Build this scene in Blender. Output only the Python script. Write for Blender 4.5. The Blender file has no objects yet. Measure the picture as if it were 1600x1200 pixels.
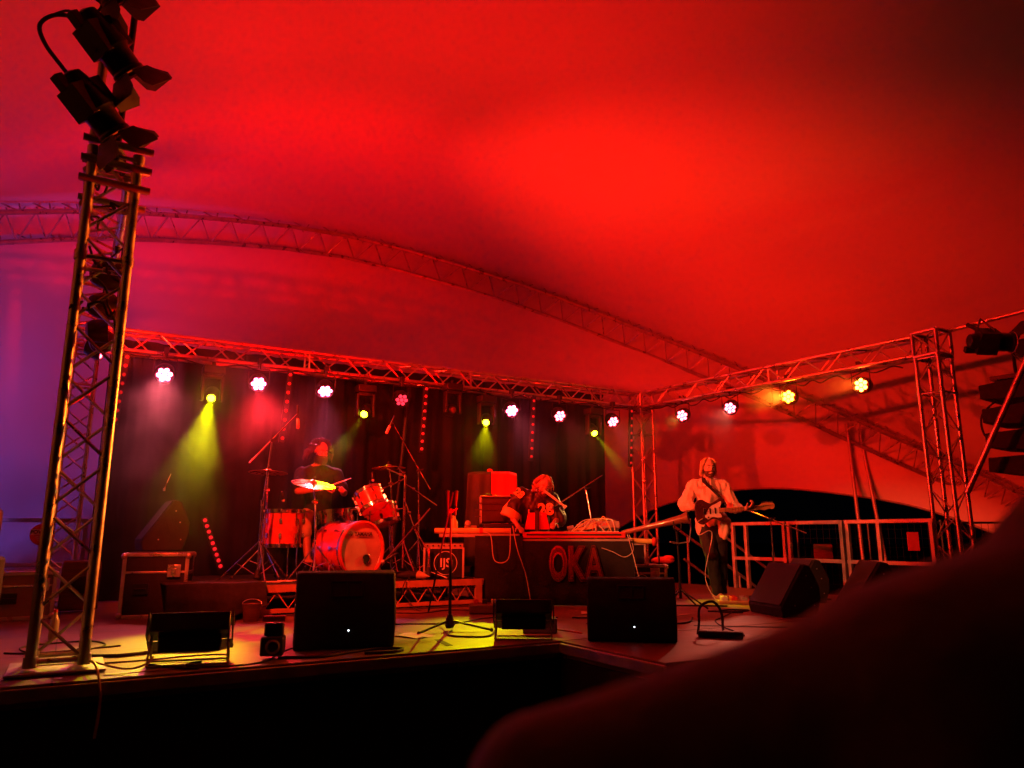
import bpy, bmesh, math, random
from mathutils import Vector, Matrix, Euler, noise
R = math.radians
S = bpy.context.scene
COL = S.collection
# ------------------------------------------------------------------ camera, world, exposure
def make_camera():
    pit, yaw = R(11.6), R(30.3)
    F = Vector((math.sin(yaw)*math.cos(pit), math.cos(yaw)*math.cos(pit), math.sin(pit)))
    Rt = Vector((math.cos(yaw), -math.sin(yaw), 0)); U = Rt.cross(F)
    cd = bpy.data.cameras.new('camera'); co = bpy.data.objects.new('camera', cd); COL.objects.link(co)
    m = Matrix((Rt, U, -F)).transposed().to_4x4(); m.translation = Vector((0, 0, 1.68))
    co.matrix_world = m
    cd.sensor_width = 36; cd.lens = 1160/1600*36; cd.clip_start = 0.02; cd.clip_end = 500
    cd.dof.use_dof = True; cd.dof.focus_distance = 9.0; cd.dof.aperture_fstop = 2.8
    S.camera = co
make_camera()
W = bpy.data.worlds.new('World'); S.world = W; W.use_nodes = True
bg = W.node_tree.nodes['Background']; bg.inputs[0].default_value = (0.02, 0.02, 0.04, 1); bg.inputs[1].default_value = 0.01
S.view_settings.view_transform = 'Standard'; S.view_settings.look = 'None'
S.view_settings.exposure = 0; S.view_settings.gamma = 1; S.view_settings.use_curve_mapping = False
S.cycles.use_denoising = True
S.cycles.max_bounces = 6; S.cycles.diffuse_bounces = 3; S.cycles.glossy_bounces = 3; S.cycles.volume_bounces = 0
S.cycles.transparent_max_bounces = 6; S.cycles.caustics_reflective = False; S.cycles.caustics_refractive = False
S.cycles.sample_clamp_indirect = 4; S.cycles.volume_step_rate = 2.0; S.cycles.volume_max_steps = 64

# ------------------------------------------------------------------ materials
def nt(name):
    m = bpy.data.materials.new(name); m.use_nodes = True
    return m, m.node_tree, m.node_tree.nodes['Principled BSDF']
def mat(name, col, rough=.5, metal=0, bump=0, bscale=40, var=0, vscale=6, coat=0, sheen=0, stretch=None, detail=4):
    m, t, b = nt(name); L = t.links.new
    b.inputs['Base Color'].default_value = (*col, 1); b.inputs['Roughness'].default_value = rough
    b.inputs['Metallic'].default_value = metal; b.inputs['Coat Weight'].default_value = coat
    if sheen: b.inputs['Sheen Weight'].default_value = sheen
    tc = t.nodes.new('ShaderNodeTexCoord'); src = tc.outputs['Object']
    if stretch:
        mp = t.nodes.new('ShaderNodeMapping'); mp.inputs['Scale'].default_value = stretch; L(src, mp.inputs[0]); src = mp.outputs[0]
    if var:
        n = t.nodes.new('ShaderNodeTexNoise'); n.inputs['Scale'].default_value = vscale; n.inputs['Detail'].default_value = detail; L(src, n.inputs['Vector'])
        r = t.nodes.new('ShaderNodeMapRange'); r.inputs[1].default_value = .3; r.inputs[2].default_value = .7; r.inputs[3].default_value = 1-var; r.inputs[4].default_value = 1+var*.4
        L(n.outputs[0], r.inputs[0])
        mx = t.nodes.new('ShaderNodeVectorMath'); mx.operation = 'SCALE'; mx.inputs[0].default_value = col; L(r.outputs[0], mx.inputs['Scale']); L(mx.outputs[0], b.inputs['Base Color'])
        r2 = t.nodes.new('ShaderNodeMapRange'); r2.inputs[1].default_value = .3; r2.inputs[2].default_value = .7; r2.inputs[3].default_value = max(.05, rough-.12); r2.inputs[4].default_value = min(1, rough+.15)
        L(n.outputs[0], r2.inputs[0]); L(r2.outputs[0], b.inputs['Roughness'])
    if bump:
        n2 = t.nodes.new('ShaderNodeTexNoise'); n2.inputs['Scale'].default_value = bscale; n2.inputs['Detail'].default_value = detail; L(src, n2.inputs['Vector'])
        bp = t.nodes.new('ShaderNodeBump'); bp.inputs['Strength'].default_value = bump; bp.inputs['Distance'].default_value = .02
        L(n2.outputs[0], bp.inputs['Height']); L(bp.outputs[0], b.inputs['Normal'])
    return m
def emis(name, col, s):
    m, t, b = nt(name); b.inputs['Base Color'].default_value = (*[c*.5 for c in col], 1)
    b.inputs['Emission Color'].default_value = (*col, 1); b.inputs['Emission Strength'].default_value = s; b.inputs['Roughness'].default_value = .2
    return m
M = {}
M['alu'] = mat('scuffed_aluminium', (.62, .6, .58), .33, .85, .05, 60, .25, 9)
M['alu_dull'] = mat('dull_aluminium', (.5, .48, .46), .5, .6, .1, 30, .3, 8)
M['chrome'] = mat('chrome', (.8, .8, .8), .14, 1, 0, 0, .1, 20)
M['black'] = mat('black_paint', (.018, .018, .018), .45, 0, .1, 80, .3, 12)
M['blackmetal'] = mat('black_metal', (.02, .02, .022), .32, .4, .05, 60)
M['carpet'] = mat('black_carpet_cover', (.014, .013, .013), .75, 0, .5, 160, .3, 20)
M['rubber'] = mat('rubber', (.012, .012, .012), .7)
M['grille'] = mat('perforated_grille', (.015, .015, .015), .5, .3, .6, 300)
M['drape'] = mat('black_velvet_drape', (.003, .0028, .0028), .9, 0, .2, 60, .3, 3)
M['cloth'] = mat('black_table_cloth', (.010, .009, .009), .85, 0, .3, 40, .4, 5)
M['redcloth'] = mat('red_cloth', (.62, .03, .02), .8, 0, .3, 60, .15, 5)
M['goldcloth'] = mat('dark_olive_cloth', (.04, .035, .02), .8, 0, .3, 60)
M['reddrum'] = mat('red_drum_lacquer', (.62, .07, .04), .28, 0, .02, 30, .12, 10, coat=.6)
M['drumskin'] = mat('frosted_drum_head', (.62, .5, .4), .38, 0, .05, 30, .25, 5)
M['cymbal'] = mat('bronze_cymbal', (.75, .52, .2), .3, .9, .1, 60, .3, 14)
M['wood'] = mat('dark_wood', (.16, .07, .035), .4, 0, .1, 20, .4, 8, stretch=(1, 1, 6))
M['orangewood'] = mat('pale_wood', (.5, .27, .12), .4, 0, .1, 20, .3, 8)
M['skin'] = mat('skin', (.5, .27, .19), .5, 0, .1, 60, .12, 12)
M['skin_dark'] = mat('brown_skin', (.34, .17, .10), .5, 0, .1, 60, .12, 12)
M['hairblond'] = mat('blond_hair', (.5, .34, .14), .5, 0, 0, 0, .4, 40)
M['hairbrown'] = mat('sandy_curls', (.36, .2, .09), .55, 0, 0, 0, .4, 40)
M['hairblack'] = mat('black_hair', (.045, .022, .016), .5, 0, 0, 0, .4, 40)
M['beardbrown'] = mat('brown_beard', (.12, .055, .025), .8, 0, .6, 120)
M['tee'] = mat('black_cotton', (.012, .011, .011), .85, 0, .6, 14)
M['shirt'] = mat('cream_linen', (.66, .5, .38), .8, 0, 1.0, 9, .08, 4)
M['jersey'] = mat('black_jersey', (.02, .014, .014), .5, 0, 1.0, 10, .3, 6)
M['jerseyyellow'] = mat('yellow_jersey_trim', (.72, .6, .22), .6, 0, .4, 30)
M['jeans'] = mat('black_jeans', (.016, .016, .018), .8, 0, .9, 14)
M['khaki'] = mat('khaki_cloth', (.36, .28, .16), .8, 0, .8, 14)
M['eyewhite'] = mat('eye_white', (.6, .55, .5), .3)
M['iris'] = mat('iris', (.03, .015, .01), .2)
M['lips'] = mat('lips', (.4, .12, .09), .5)
M['teeth'] = mat('teeth', (.75, .7, .6), .3)
M['white'] = mat('white_print', (.72, .7, .66), .6, 0, .1, 60, .15, 30)
M['redprint'] = mat('red_paint_lettering', (.2, .012, .008), .85, 0, .6, 50, .5, 35)
M['redline'] = mat('red_paint_outline', (.16, .012, .008), .85, 0, .6, 50, .5, 35)
M['greyprint'] = mat('grey_print', (.32, .3, .28), .6)
M['yellowplastic'] = mat('yellow_plastic', (.65, .55, .12), .45, 0, .1, 20, .2, 12)
M['brownplastic'] = mat('brown_black_plastic', (.06, .03, .02), .4, 0, .1, 30, .2, 8)
M['greyplastic'] = mat('grey_plastic', (.34, .32, .3), .45, 0, .05, 50, .15, 12)
M['cablered'] = mat('red_cable', (.5, .05, .03), .5)
M['cablewhite'] = mat('pale_cable', (.6, .55, .45), .5)
M['signred'] = mat('sign_red', (.6, .04, .04), .45, 0, .05, 50, .15, 12)
M['silverlame'] = mat('didgeridoo_wood', (.26, .09, .04), .33, 0, .1, 12, .4, 6, coat=.3)
M['guitarbody'] = mat('dark_sunburst', (.07, .018, .012), .22, 0, 0, 0, .4, 5, coat=.8)
M['maple'] = mat('maple_neck', (.55, .33, .14), .35, 0, 0, 0, .15, 20)
M['glass'] = mat('plastic_bottle', (.45, .5, .45), .12)
M['led_pink'] = emis('led_pink_white', (1, .055, .14), 75)
M['led_red'] = emis('led_red', (1, .04, .08), 1.6)
M['led_pale'] = emis('led_pale_pink', (1, .04, .06), 35)
M['led_amber'] = emis('led_amber', (1, .14, .0035), 140)
M['led_warm'] = emis('led_warm_white', (1, .14, .012), 60)
M['led_yellow'] = emis('led_yellow', (.85, .78, .008), 50)
M['led_dim'] = emis('led_dim_red', (1, .03, .03), .25)
M['led_mid'] = emis('led_mid_red', (1, .02, .03), .6)
M['led_dot'] = emis('status_led', (.8, .9, 1), 6)
M['led_off'] = mat('unlit_lens', (.12, .05, .05), .15)
M['floodlens'] = emis('flood_lens_red', (1, .06, .03), 8)

def floor_mat():
    m, t, b = nt('stage_plywood'); L = t.links.new; N = t.nodes.new
    tc = N('ShaderNodeTexCoord')
    br = N('ShaderNodeTexBrick'); br.inputs['Scale'].default_value = 1; br.offset = 0; br.inputs['Brick Width'].default_value = 2.44; br.inputs['Row Height'].default_value = 1.22
    br.inputs['Mortar Size'].default_value = .006; br.inputs['Color1'].default_value = (.27, .165, .085, 1); br.inputs['Color2'].default_value = (.21, .128, .066, 1); br.inputs['Mortar'].default_value = (.02, .015, .01, 1)
    L(tc.outputs['Object'], br.inputs['Vector'])
    n = N('ShaderNodeTexNoise'); n.inputs['Scale'].default_value = 1.6; n.inputs['Detail'].default_value = 8; n.inputs['Roughness'].default_value = .7; L(tc.outputs['Object'], n.inputs['Vector'])
    mp = N('ShaderNodeMapping'); mp.inputs['Scale'].default_value = (2, 26, 1); L(tc.outputs['Object'], mp.inputs[0])
    g = N('ShaderNodeTexNoise'); g.inputs['Scale'].default_value = 3; g.inputs['Detail'].default_value = 6; L(mp.outputs[0], g.inputs['Vector'])
    r = N('ShaderNodeMapRange'); r.inputs[1].default_value = .32; r.inputs[2].default_value = .68; r.inputs[3].default_value = .55; r.inputs[4].default_value = 1.2; L(n.outputs[0], r.inputs[0])
    r2 = N('ShaderNodeMapRange'); r2.inputs[1].default_value = .3; r2.inputs[2].default_value = .7; r2.inputs[3].default_value = .8; r2.inputs[4].default_value = 1.1; L(g.outputs[0], r2.inputs[0])
    mu = N('ShaderNodeMath'); mu.operation = 'MULTIPLY'; L(r.outputs[0], mu.inputs[0]); L(r2.outputs[0], mu.inputs[1])
    s = N('ShaderNodeVectorMath'); s.operation = 'SCALE'; L(br.outputs[0], s.inputs[0]); L(mu.outputs[0], s.inputs['Scale']); L(s.outputs[0], b.inputs['Base Color'])
    rr = N('ShaderNodeMapRange'); rr.inputs[1].default_value = .3; rr.inputs[2].default_value = .7; rr.inputs[3].default_value = .32; rr.inputs[4].default_value = .62; L(n.outputs[0], rr.inputs[0]); L(rr.outputs[0], b.inputs['Roughness'])
    bp = N('ShaderNodeBump'); bp.inputs['Strength'].default_value = .2; bp.inputs['Distance'].default_value = .01; L(g.outputs[0], bp.inputs['Height']); L(bp.outputs[0], b.inputs['Normal'])
    return m
M['floor'] = floor_mat()
def tent_mat():
    m, t, b = nt('tent_membrane'); L = t.links.new; N = t.nodes.new
    tc = N('ShaderNodeTexCoord')
    n = N('ShaderNodeTexNoise'); n.inputs['Scale'].default_value = .5; n.inputs['Detail'].default_value = 3; L(tc.outputs['Object'], n.inputs['Vector'])
    cr = N('ShaderNodeMapRange'); cr.inputs[3].default_value = .66; cr.inputs[4].default_value = .78; L(n.outputs[0], cr.inputs[0])
    cb = N('ShaderNodeCombineColor'); [L(cr.outputs[0], cb.inputs[i]) for i in range(3)]; L(cb.outputs[0], b.inputs['Base Color'])
    b.inputs['Roughness'].default_value = .55; b.inputs['Specular IOR Level'].default_value = .3
    mp = N('ShaderNodeMapping'); mp.inputs['Scale'].default_value = (.9, .22, .5); L(tc.outputs['Object'], mp.inputs[0])
    n2 = N('ShaderNodeTexNoise'); n2.inputs['Scale'].default_value = 1.2; n2.inputs['Detail'].default_value = 5; n2.inputs['Distortion'].default_value = .6; L(mp.outputs[0], n2.inputs['Vector'])
    bp = N('ShaderNodeBump'); bp.inputs['Strength'].default_value = .22; bp.inputs['Distance'].default_value = .12; L(n2.outputs[0], bp.inputs['Height']); L(bp.outputs[0], b.inputs['Normal'])
    return m
M['tent'] = tent_mat()
M['ground'] = mat('trampled_ground', (.03, .028, .018), .9, 0, .6, 8, .5, 2)

# ------------------------------------------------------------------ mesh helpers
def V(*a): return Vector(a)
class MB:
    def __init__(s): s.v = []; s.f = []
    def add(s, vs, fs):
        k = len(s.v); s.v += [tuple(v) for v in vs]; s.f += [tuple(i+k for i in f) for f in fs]; return s
    def box(s, c, d, rot=None, taper=1):
        c = Vector(c); x, y, z = [a/2 for a in d]; vs = []
        for sz in (-1, 1):
            q = taper if sz > 0 else 1
            for sx, sy in ((-1, -1), (1, -1), (1, 1), (-1, 1)): vs.append(Vector((sx*x*q, sy*y*q, sz*z)))
        if rot is not None:
            rm = rot if isinstance(rot, Matrix) else Euler(rot).to_matrix(); vs = [rm @ v for v in vs]
        return s.add([v+c for v in vs], [(0, 3, 2, 1), (4, 5, 6, 7), (0, 1, 5, 4), (1, 2, 6, 5), (2, 3, 7, 6), (3, 0, 4, 7)])
    def tube(s, pts, r, n=8, cap=True):
        pts = [Vector(p) for p in pts]; rs = r if isinstance(r, (list, tuple)) else [r]*len(pts)
        k0 = len(s.v); up = None; vs = []; fs = []
        for i, p in enumerate(pts):
            t = (pts[min(i+1, len(pts)-1)]-pts[max(i-1, 0)]); t = t.normalized() if t.length > 1e-9 else V(0, 0, 1)
            if up is None:
                up = t.orthogonal().normalized()
            up = (up-t*up.dot(t)); up = up.normalized() if up.length > 1e-6 else t.orthogonal().normalized(); w = t.cross(up)
            for j in range(n):
                a = 2*math.pi*j/n; vs.append(p+(up*math.cos(a)+w*math.sin(a))*rs[i])
        for i in range(len(pts)-1):
            for j in range(n):
                fs.append((i*n+j, i*n+(j+1) % n, (i+1)*n+(j+1) % n, (i+1)*n+j))
        if cap: fs.append(tuple(range(n-1, -1, -1))); fs.append(tuple((len(pts)-1)*n+j for j in range(n)))
        return s.add(vs, fs)
    def lathe(s, prof, c=(0, 0, 0), axis=(0, 0, 1), n=28, caps=True):
        q = V(0, 0, 1).rotation_difference(Vector(axis)).to_matrix(); c = Vector(c); vs = []; fs = []
        for r, z in prof:
            for j in range(n):
                a = 2*math.pi*j/n; vs.append(q @ V(r*math.cos(a), r*math.sin(a), z)+c)
        for i in range(len(prof)-1):
            for j in range(n): fs.append((i*n+j, i*n+(j+1) % n, (i+1)*n+(j+1) % n, (i+1)*n+j))
        if caps and prof[0][0] > 1e-5: fs.append(tuple(range(n-1, -1, -1)))
        if caps and prof[-1][0] > 1e-5: fs.append(tuple((len(prof)-1)*n+j for j in range(n)))
        return s.add(vs, fs)
    def ell(s, c, r, rot=None, n=14):
        c = Vector(c); r = r if isinstance(r, (tuple, list)) else (r, r, r); vs = []; fs = []; m = n//2+1
        for i in range(m+1):
            th = math.pi*(i/m)
            for j in range(n):
                a = 2*math.pi*j/n; v = V(math.sin(th)*math.cos(a)*r[0], math.sin(th)*math.sin(a)*r[1], -math.cos(th)*r[2])
                vs.append((rot @ v if rot is not None else v)+c)
        for i in range(m):
            for j in range(n): fs.append((i*n+j, i*n+(j+1) % n, (i+1)*n+(j+1) % n, (i+1)*n+j))
        return s.add(vs, fs)
    def cap(s, a, b, ra, rb, n=12):
        a, b = Vector(a), Vector(b); d = b-a; L = d.length; t = d.normalized() if L > 1e-6 else V(0, 0, 1)
        pts = []; rs = []
        for k in range(4): th = k/4*math.pi/2; pts.append(a-t*ra*math.cos(th)); rs.append(max(ra*math.sin(th), 1e-4))
        pts += [a, b]; rs += [ra, rb]
        for k in range(3, -1, -1): th = k/4*math.pi/2; pts.append(b+t*rb*math.cos(th)); rs.append(max(rb*math.sin(th), 1e-4))
        up = t.orthogonal().normalized(); w = t.cross(up); vs = []; fs = []
        for p, r in zip(pts, rs):
            for j in range(n): an = 2*math.pi*j/n; vs.append(p+(up*math.cos(an)+w*math.sin(an))*r)
        for i in range(len(pts)-1):
            for j in range(n): fs.append((i*n+j, i*n+(j+1) % n, (i+1)*n+(j+1) % n, (i+1)*n+j))
        fs.append(tuple(range(n-1, -1, -1))); fs.append(tuple((len(pts)-1)*n+j for j in range(n)))
        return s.add(vs, fs)
    def prism(s, poly, w, M4=None):
        """poly in (y,z), extruded along x by w, centred"""
        n = len(poly); vs = [V(-w/2, y, z) for y, z in poly]+[V(w/2, y, z) for y, z in poly]
        if M4 is not None: vs = [M4 @ v for v in vs]
        fs = [tuple(range(n-1, -1, -1)), tuple(range(n, 2*n))]+[(i, (i+1) % n, (i+1) % n+n, i+n) for i in range(n)]
        return s.add(vs, fs)
    def build(s, name, m, parent=None, bevel=0, smooth=None, seg=2):
        me = bpy.data.meshes.new(name); me.from_pydata(s.v, [], s.f); me.validate()
        bm = bmesh.new(); bm.from_mesh(me); bmesh.ops.recalc_face_normals(bm, faces=bm.faces); bm.to_mesh(me); bm.free()
        o = bpy.data.objects.new(name, me); COL.objects.link(o); me.materials.append(M[m] if isinstance(m, str) else m)
        if smooth is None or smooth:
            for p in me.polygons: p.use_smooth = True
            me.set_sharp_from_angle(angle=R(38))
        if parent is not None: o.parent = parent
        if bevel:
            b = o.modifiers.new('bevel', 'BEVEL'); b.width = bevel; b.segments = seg; b.limit_method = 'ANGLE'; b.angle_limit = R(40)
            b.harden_normals = False
        return o
def thing(name, label, cat, loc=(0, 0, 0), rz=0, group=None, rot=None):
    o = bpy.data.objects.new(name, None); COL.objects.link(o); o.location = loc; o.rotation_euler = rot or (0, 0, rz)
    o.empty_display_size = .1; o['label'] = label; o['category'] = cat
    if group: o['group'] = group
    return o
def tag(o, label, cat, group=None):
    o['label'] = label; o['category'] = cat
    if group: o['group'] = group
    return o
def kind(o, k): o['kind'] = k; return o
def text(s, size, m, parent, loc, rot, name='lettering', ext=.0015, offset=0, spacing=1, shear=0, bold=0):
    cu = bpy.data.curves.new(name, 'FONT'); cu.body = s; cu.size = size; cu.extrude = ext; cu.offset = offset+bold; cu.align_x = 'CENTER'; cu.align_y = 'CENTER'; cu.space_character = spacing; cu.shear = shear
    t = bpy.data.objects.new(name, cu); COL.objects.link(t)
    dg = bpy.context.evaluated_depsgraph_get(); me = bpy.data.meshes.new_from_object(t.evaluated_get(dg)); bpy.data.objects.remove(t)
    o = bpy.data.objects.new(name, me); COL.objects.link(o); me.materials.clear(); me.materials.append(M[m]); o.parent = parent; o.location = loc; o.rotation_euler = rot
    return o
def spot(pos, aim, col, W_, cone, parent=None, blend=.5, rad=.05, name='lamp_light'):
    l = bpy.data.lights.new(name, 'SPOT'); l.energy = W_; l.color = col; l.spot_size = R(cone); l.spot_blend = blend; l.shadow_soft_size = rad
    o = bpy.data.objects.new(name, l); COL.objects.link(o); o.location = pos
    o.rotation_euler = (Vector(aim)-Vector(pos)).to_track_quat('-Z', 'Y').to_euler()
    if parent is not None:
        bpy.context.view_layer.update(); mw = o.matrix_world.copy(); o.parent = parent; o.matrix_parent_inverse = parent.matrix_world.inverted()
    return o
def catmull(P, n):
    P = [Vector(p) for p in P]; out = []
    for i in range(len(P)-1):
        p0, p1, p2, p3 = P[max(i-1, 0)], P[i], P[i+1], P[min(i+2, len(P)-1)]
        for k in range(n):
            t = k/n; out.append(.5*((2*p1)+(p2-p0)*t+(2*p0-5*p1+4*p2-p3)*t*t+(3*p1-p0-3*p2+p3)*t**3))
    out.append(P[-1]); return out

# ------------------------------------------------------------------ setting
SZ = .9      # stage floor level
g = MB(); g.add([(-150, -150, 0), (150, -150, 0), (150, 150, 0), (-150, 150, 0)], [(0, 1, 2, 3)]); kind(g.build('ground', 'ground', smooth=False), 'structure')
st = bpy.data.objects.new('stage', None); COL.objects.link(st); kind(st, 'structure')
b = MB(); b.box((3.55, 7.9, SZ-.06), (11.1, 5.9, .12)); b.box((6.4, 4.36, SZ-.061), (6.15, 1.17, .118)); b.build('stage_floor', 'floor', st, bevel=.004)
b = MB(); b.box((3.55, 5.0, .39), (11.06, .04, .77)); b.box((3.33, 4.36, .39), (.04, 1.15, .77)); b.box((6.4, 3.8, .39), (6.1, .04, .77)); b.build('stage_skirt', 'cloth', st)
b = MB(); b.box((.65, 4.945, SZ-.05), (5.3, .03, .07)); b.box((3.31, 4.36, SZ-.05), (.03, 1.2, .07)); b.build('edge_strip', 'alu_dull', st, bevel=.004)

# ------------------------------------------------------------------ trusses
def truss(name, label, A, B, side, up, cr=.025, br=.011, pitch=None, group=None, m='alu', plates=True, faces=(0, 1, 2, 3)):
    A, B, up = Vector(A), Vector(B), Vector(up); L = (B-A).length; d = (B-A).normalized(); w = d.cross(up).normalized(); up = w.cross(d)
    t = thing(name, label, 'truss', A, group=group); h = side/2-cr
    cs = [w*h*sx+up*h*sy for sx, sy in ((-1, -1), (1, -1), (1, 1), (-1, 1))]
    for c in cs:
        b = MB(); b.tube([c, c+d*L], cr, 12); b.build('chord', m, t)
    b = MB(); pitch = pitch or side*.82; n = max(2, round(L/pitch)); 
    for fi in faces:
        p, q = cs[fi], cs[(fi+1) % 4]
        for k in range(n):
            a0, a1 = (k+.06)*L/n, (k+.94)*L/n
            s0, s1 = (p, q) if (k+fi) % 2 == 0 else (q, p)
            b.tube([s0+d*a0, s1+d*a1], br, 6)
    b.build('bracing', m, t)
    if plates:
        zs = [0.02] + [i*2.5 for i in range(1, int(L/2.5)+1)]+[L-.02]
        for z in zs:
            b = MB()
            for i in range(4): b.tube([cs[i]+d*z, cs[(i+1) % 4]+d*z], br*1.4, 6)
            for c in cs: b.lathe([(cr*1.25, -.03), (cr*1.25, .03)], c+d*z, d, 12)
            b.build('coupler', m, t)
    return t, cs
TOP = 4.2
# front left tower
t, _ = truss('truss_tower', 'tall aluminium truss tower nearest the camera, orange lit, at front left stage corner', (0.015, 5.42, SZ+.05), (0.015, 5.42, TOP), .33, (0, 1, 0), .03, .011, .30)
b = MB(); b.box((0, 0, -.035), (.5, .5, .014)); b.build('base_plate', 'alu_dull', t, bevel=.003)
b = MB(); b.tube([(-.14, -.14, 3.28), (-.14, -.14, 3.95)], .03, 12); b.build('chord', 'alu', t)
b = MB()
for yy in (-.12, .12):
    b.tube([(0.0, yy, 3.28), (.02, yy, 4.9)], .022, 10)
for k in range(9): b.tube([(.0, -.12, 3.3+k*.18), (.0, .12, 3.48+k*.18)], .01, 6); b.tube([(.0, .12, 3.3+k*.18), (.0, -.12, 3.48+k*.18)], .009, 6)
b.build('top_mast', 'blackmetal', t)
for z in (3.02, 3.16, 3.3):
    for y in (-.17, .17): b = MB(); b.tube([(-.2, y, z), (.22, y, z-.01)], .024, 10); b.build('clamp_bar', 'alu_dull', t)
# others
t, _ = truss('truss_tower', 'red lit truss tower at rear left stage corner, standing behind the nearest tower', (-.05, 10.15, SZ+.05), (-.05, 10.15, TOP-.32), .3, (0, 1, 0))
b = MB(); b.box((0, 0, -.035), (.7, .5, .014)); b.build('base_plate', 'alu_dull', t)
t, _ = truss('truss_tower', 'slim red lit truss tower at rear right corner, behind the horn end of the didgeridoo', (8.62, 10.15, SZ+.05), (8.62, 10.15, TOP-.32), .32, (0, 1, 0), pitch=.28)
b = MB(); b.box((0, 0, -.035), (.7, .5, .014)); b.build('base_plate', 'alu_dull', t)
t, _ = truss('truss_tower', 'truss tower at front right stage corner, between guitarist side rail and hanging speakers', (9.3, 5.25, SZ+.05), (9.3, 5.25, TOP-.28), .34, (0, 1, 0), .026, .009, .33)
b = MB(); b.box((0, 0, -.035), (.7, .6, .014)); b.build('base_plate', 'alu_dull', t)
for nm, c, s, lb in (('corner_block', (8.62, 10.15, TOP-.15), .32, 'cube shaped truss corner joining the rear beam and right side beam'), ('corner_block', (9.3, 5.25, TOP-.11), .36, 'cube shaped truss corner on top of the front right tower'), ('corner_block', (-.05, 10.15, TOP-.15), .32, 'cube shaped truss corner above the rear left tower')):
    t = thing(nm, lb, 'truss corner', c); b = MB(); h = s/2-.025
    for ax in range(3):
        for sa in (-1, 1):
            for sb in (-1, 1):
                p = [0, 0, 0]; q = [0, 0, 0]; o1, o2 = [i for i in range(3) if i != ax]; p[o1] = q[o1] = sa*h; p[o2] = q[o2] = sb*h; p[ax] = -h; q[ax] = h; b.tube([p, q], .025, 10)
    b.build('cube_frame', 'alu', t); b = MB()
    for sx in (-1, 1): b.tube([(sx*h, -h, -h), (sx*h, h, h)], .01, 6); b.tube([(-h, sx*h, -h), (h, sx*h, h)], .01, 6); b.tube([(-h, -h, sx*h), (h, h, sx*h)], .01, 6)
    b.build('bracing', 'alu', t)
truss('truss_beam', 'long horizontal rear truss beam holding the row of stage lamps above the drape', (.12, 10.15, TOP-.15), (8.46, 10.15, TOP-.15), .3, (0, 0, 1), pitch=.3)
truss('truss_beam', 'right side truss beam running forward to the front right tower with four lamps', (8.62, 9.98, TOP-.15), (9.28, 5.42, TOP-.12), .3, (0, 0, 1), pitch=.3)
truss('truss_beam', 'left side truss beam seen end-on through the nearest tower', (-.05, 9.98, TOP-.15), (-.02, 5.6, TOP-.15), .3, (0, 0, 1), pitch=.3)

# arch truss of the tent
ARCH = [(-8.8, 5.0, .15), (-7.7, 6.7, 1.45), (-6.67, 8.08, 2.58), (-5.56, 9.01, 3.37), (-3.81, 10.62, 4.72), (-1.4, 12.3, 6.12), (.8, 13.31, 6.98), (4.2, 14.14, 7.62), (7.79, 13.32, 6.98), (10.31, 12.1, 5.96), (12.51, 10.62, 4.78), (14.26, 9.01, 3.50), (15.37, 8.0, 2.72), (16.4, 6.7, 1.6), (17.5, 5.0, .15)]
AP = catmull(ARCH, 3)
M['arch'] = mat('dull_grey_arch_steel', (.45, .42, .4), .34, .7, .1, 30, .3, 8)
def arch_truss(label, pts, side, cr):
    t = thing('arch_truss', label, 'truss', pts[0]); o = pts[0]; fr = []; nrm = None
    for i, p in enumerate(pts):
        d = (pts[min(i+1, len(pts)-1)]-pts[max(i-1, 0)]).normalized(); c = V(4.35, 5, -2); rad = (p-c); rad = (rad-d*rad.dot(d)).normalized(); w = d.cross(rad); fr.append((p-o, rad, w))
    h = side/2; offs = [(-h, -h), (h, -h), (h, h), (-h, h)]
    P = lambda i, k: fr[i][0]+fr[i][1]*offs[k % 4][0]+fr[i][2]*offs[k % 4][1]
    for k in range(4):
        b = MB(); b.tube([P(i, k) for i in range(len(pts))], cr, 10); b.build('chord', 'arch', t)
    b = MB()
    for i in range(len(pts)-1):
        for k in range(4):
            for hh in (0, .5):
                a = P(i, k).lerp(P(i+1, k), hh); e = P(i, k+1).lerp(P(i+1, k+1), hh+.25); a2 = P(i, k).lerp(P(i+1, k), min(1, hh+.5))
                b.tube([a, e], .012, 6); b.tube([e, a2], .012, 6)
    b.build('bracing', 'arch', t)
arch_truss('large curved arch truss of the tent sweeping above the rear lighting beam', AP, .48, .042)

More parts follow.
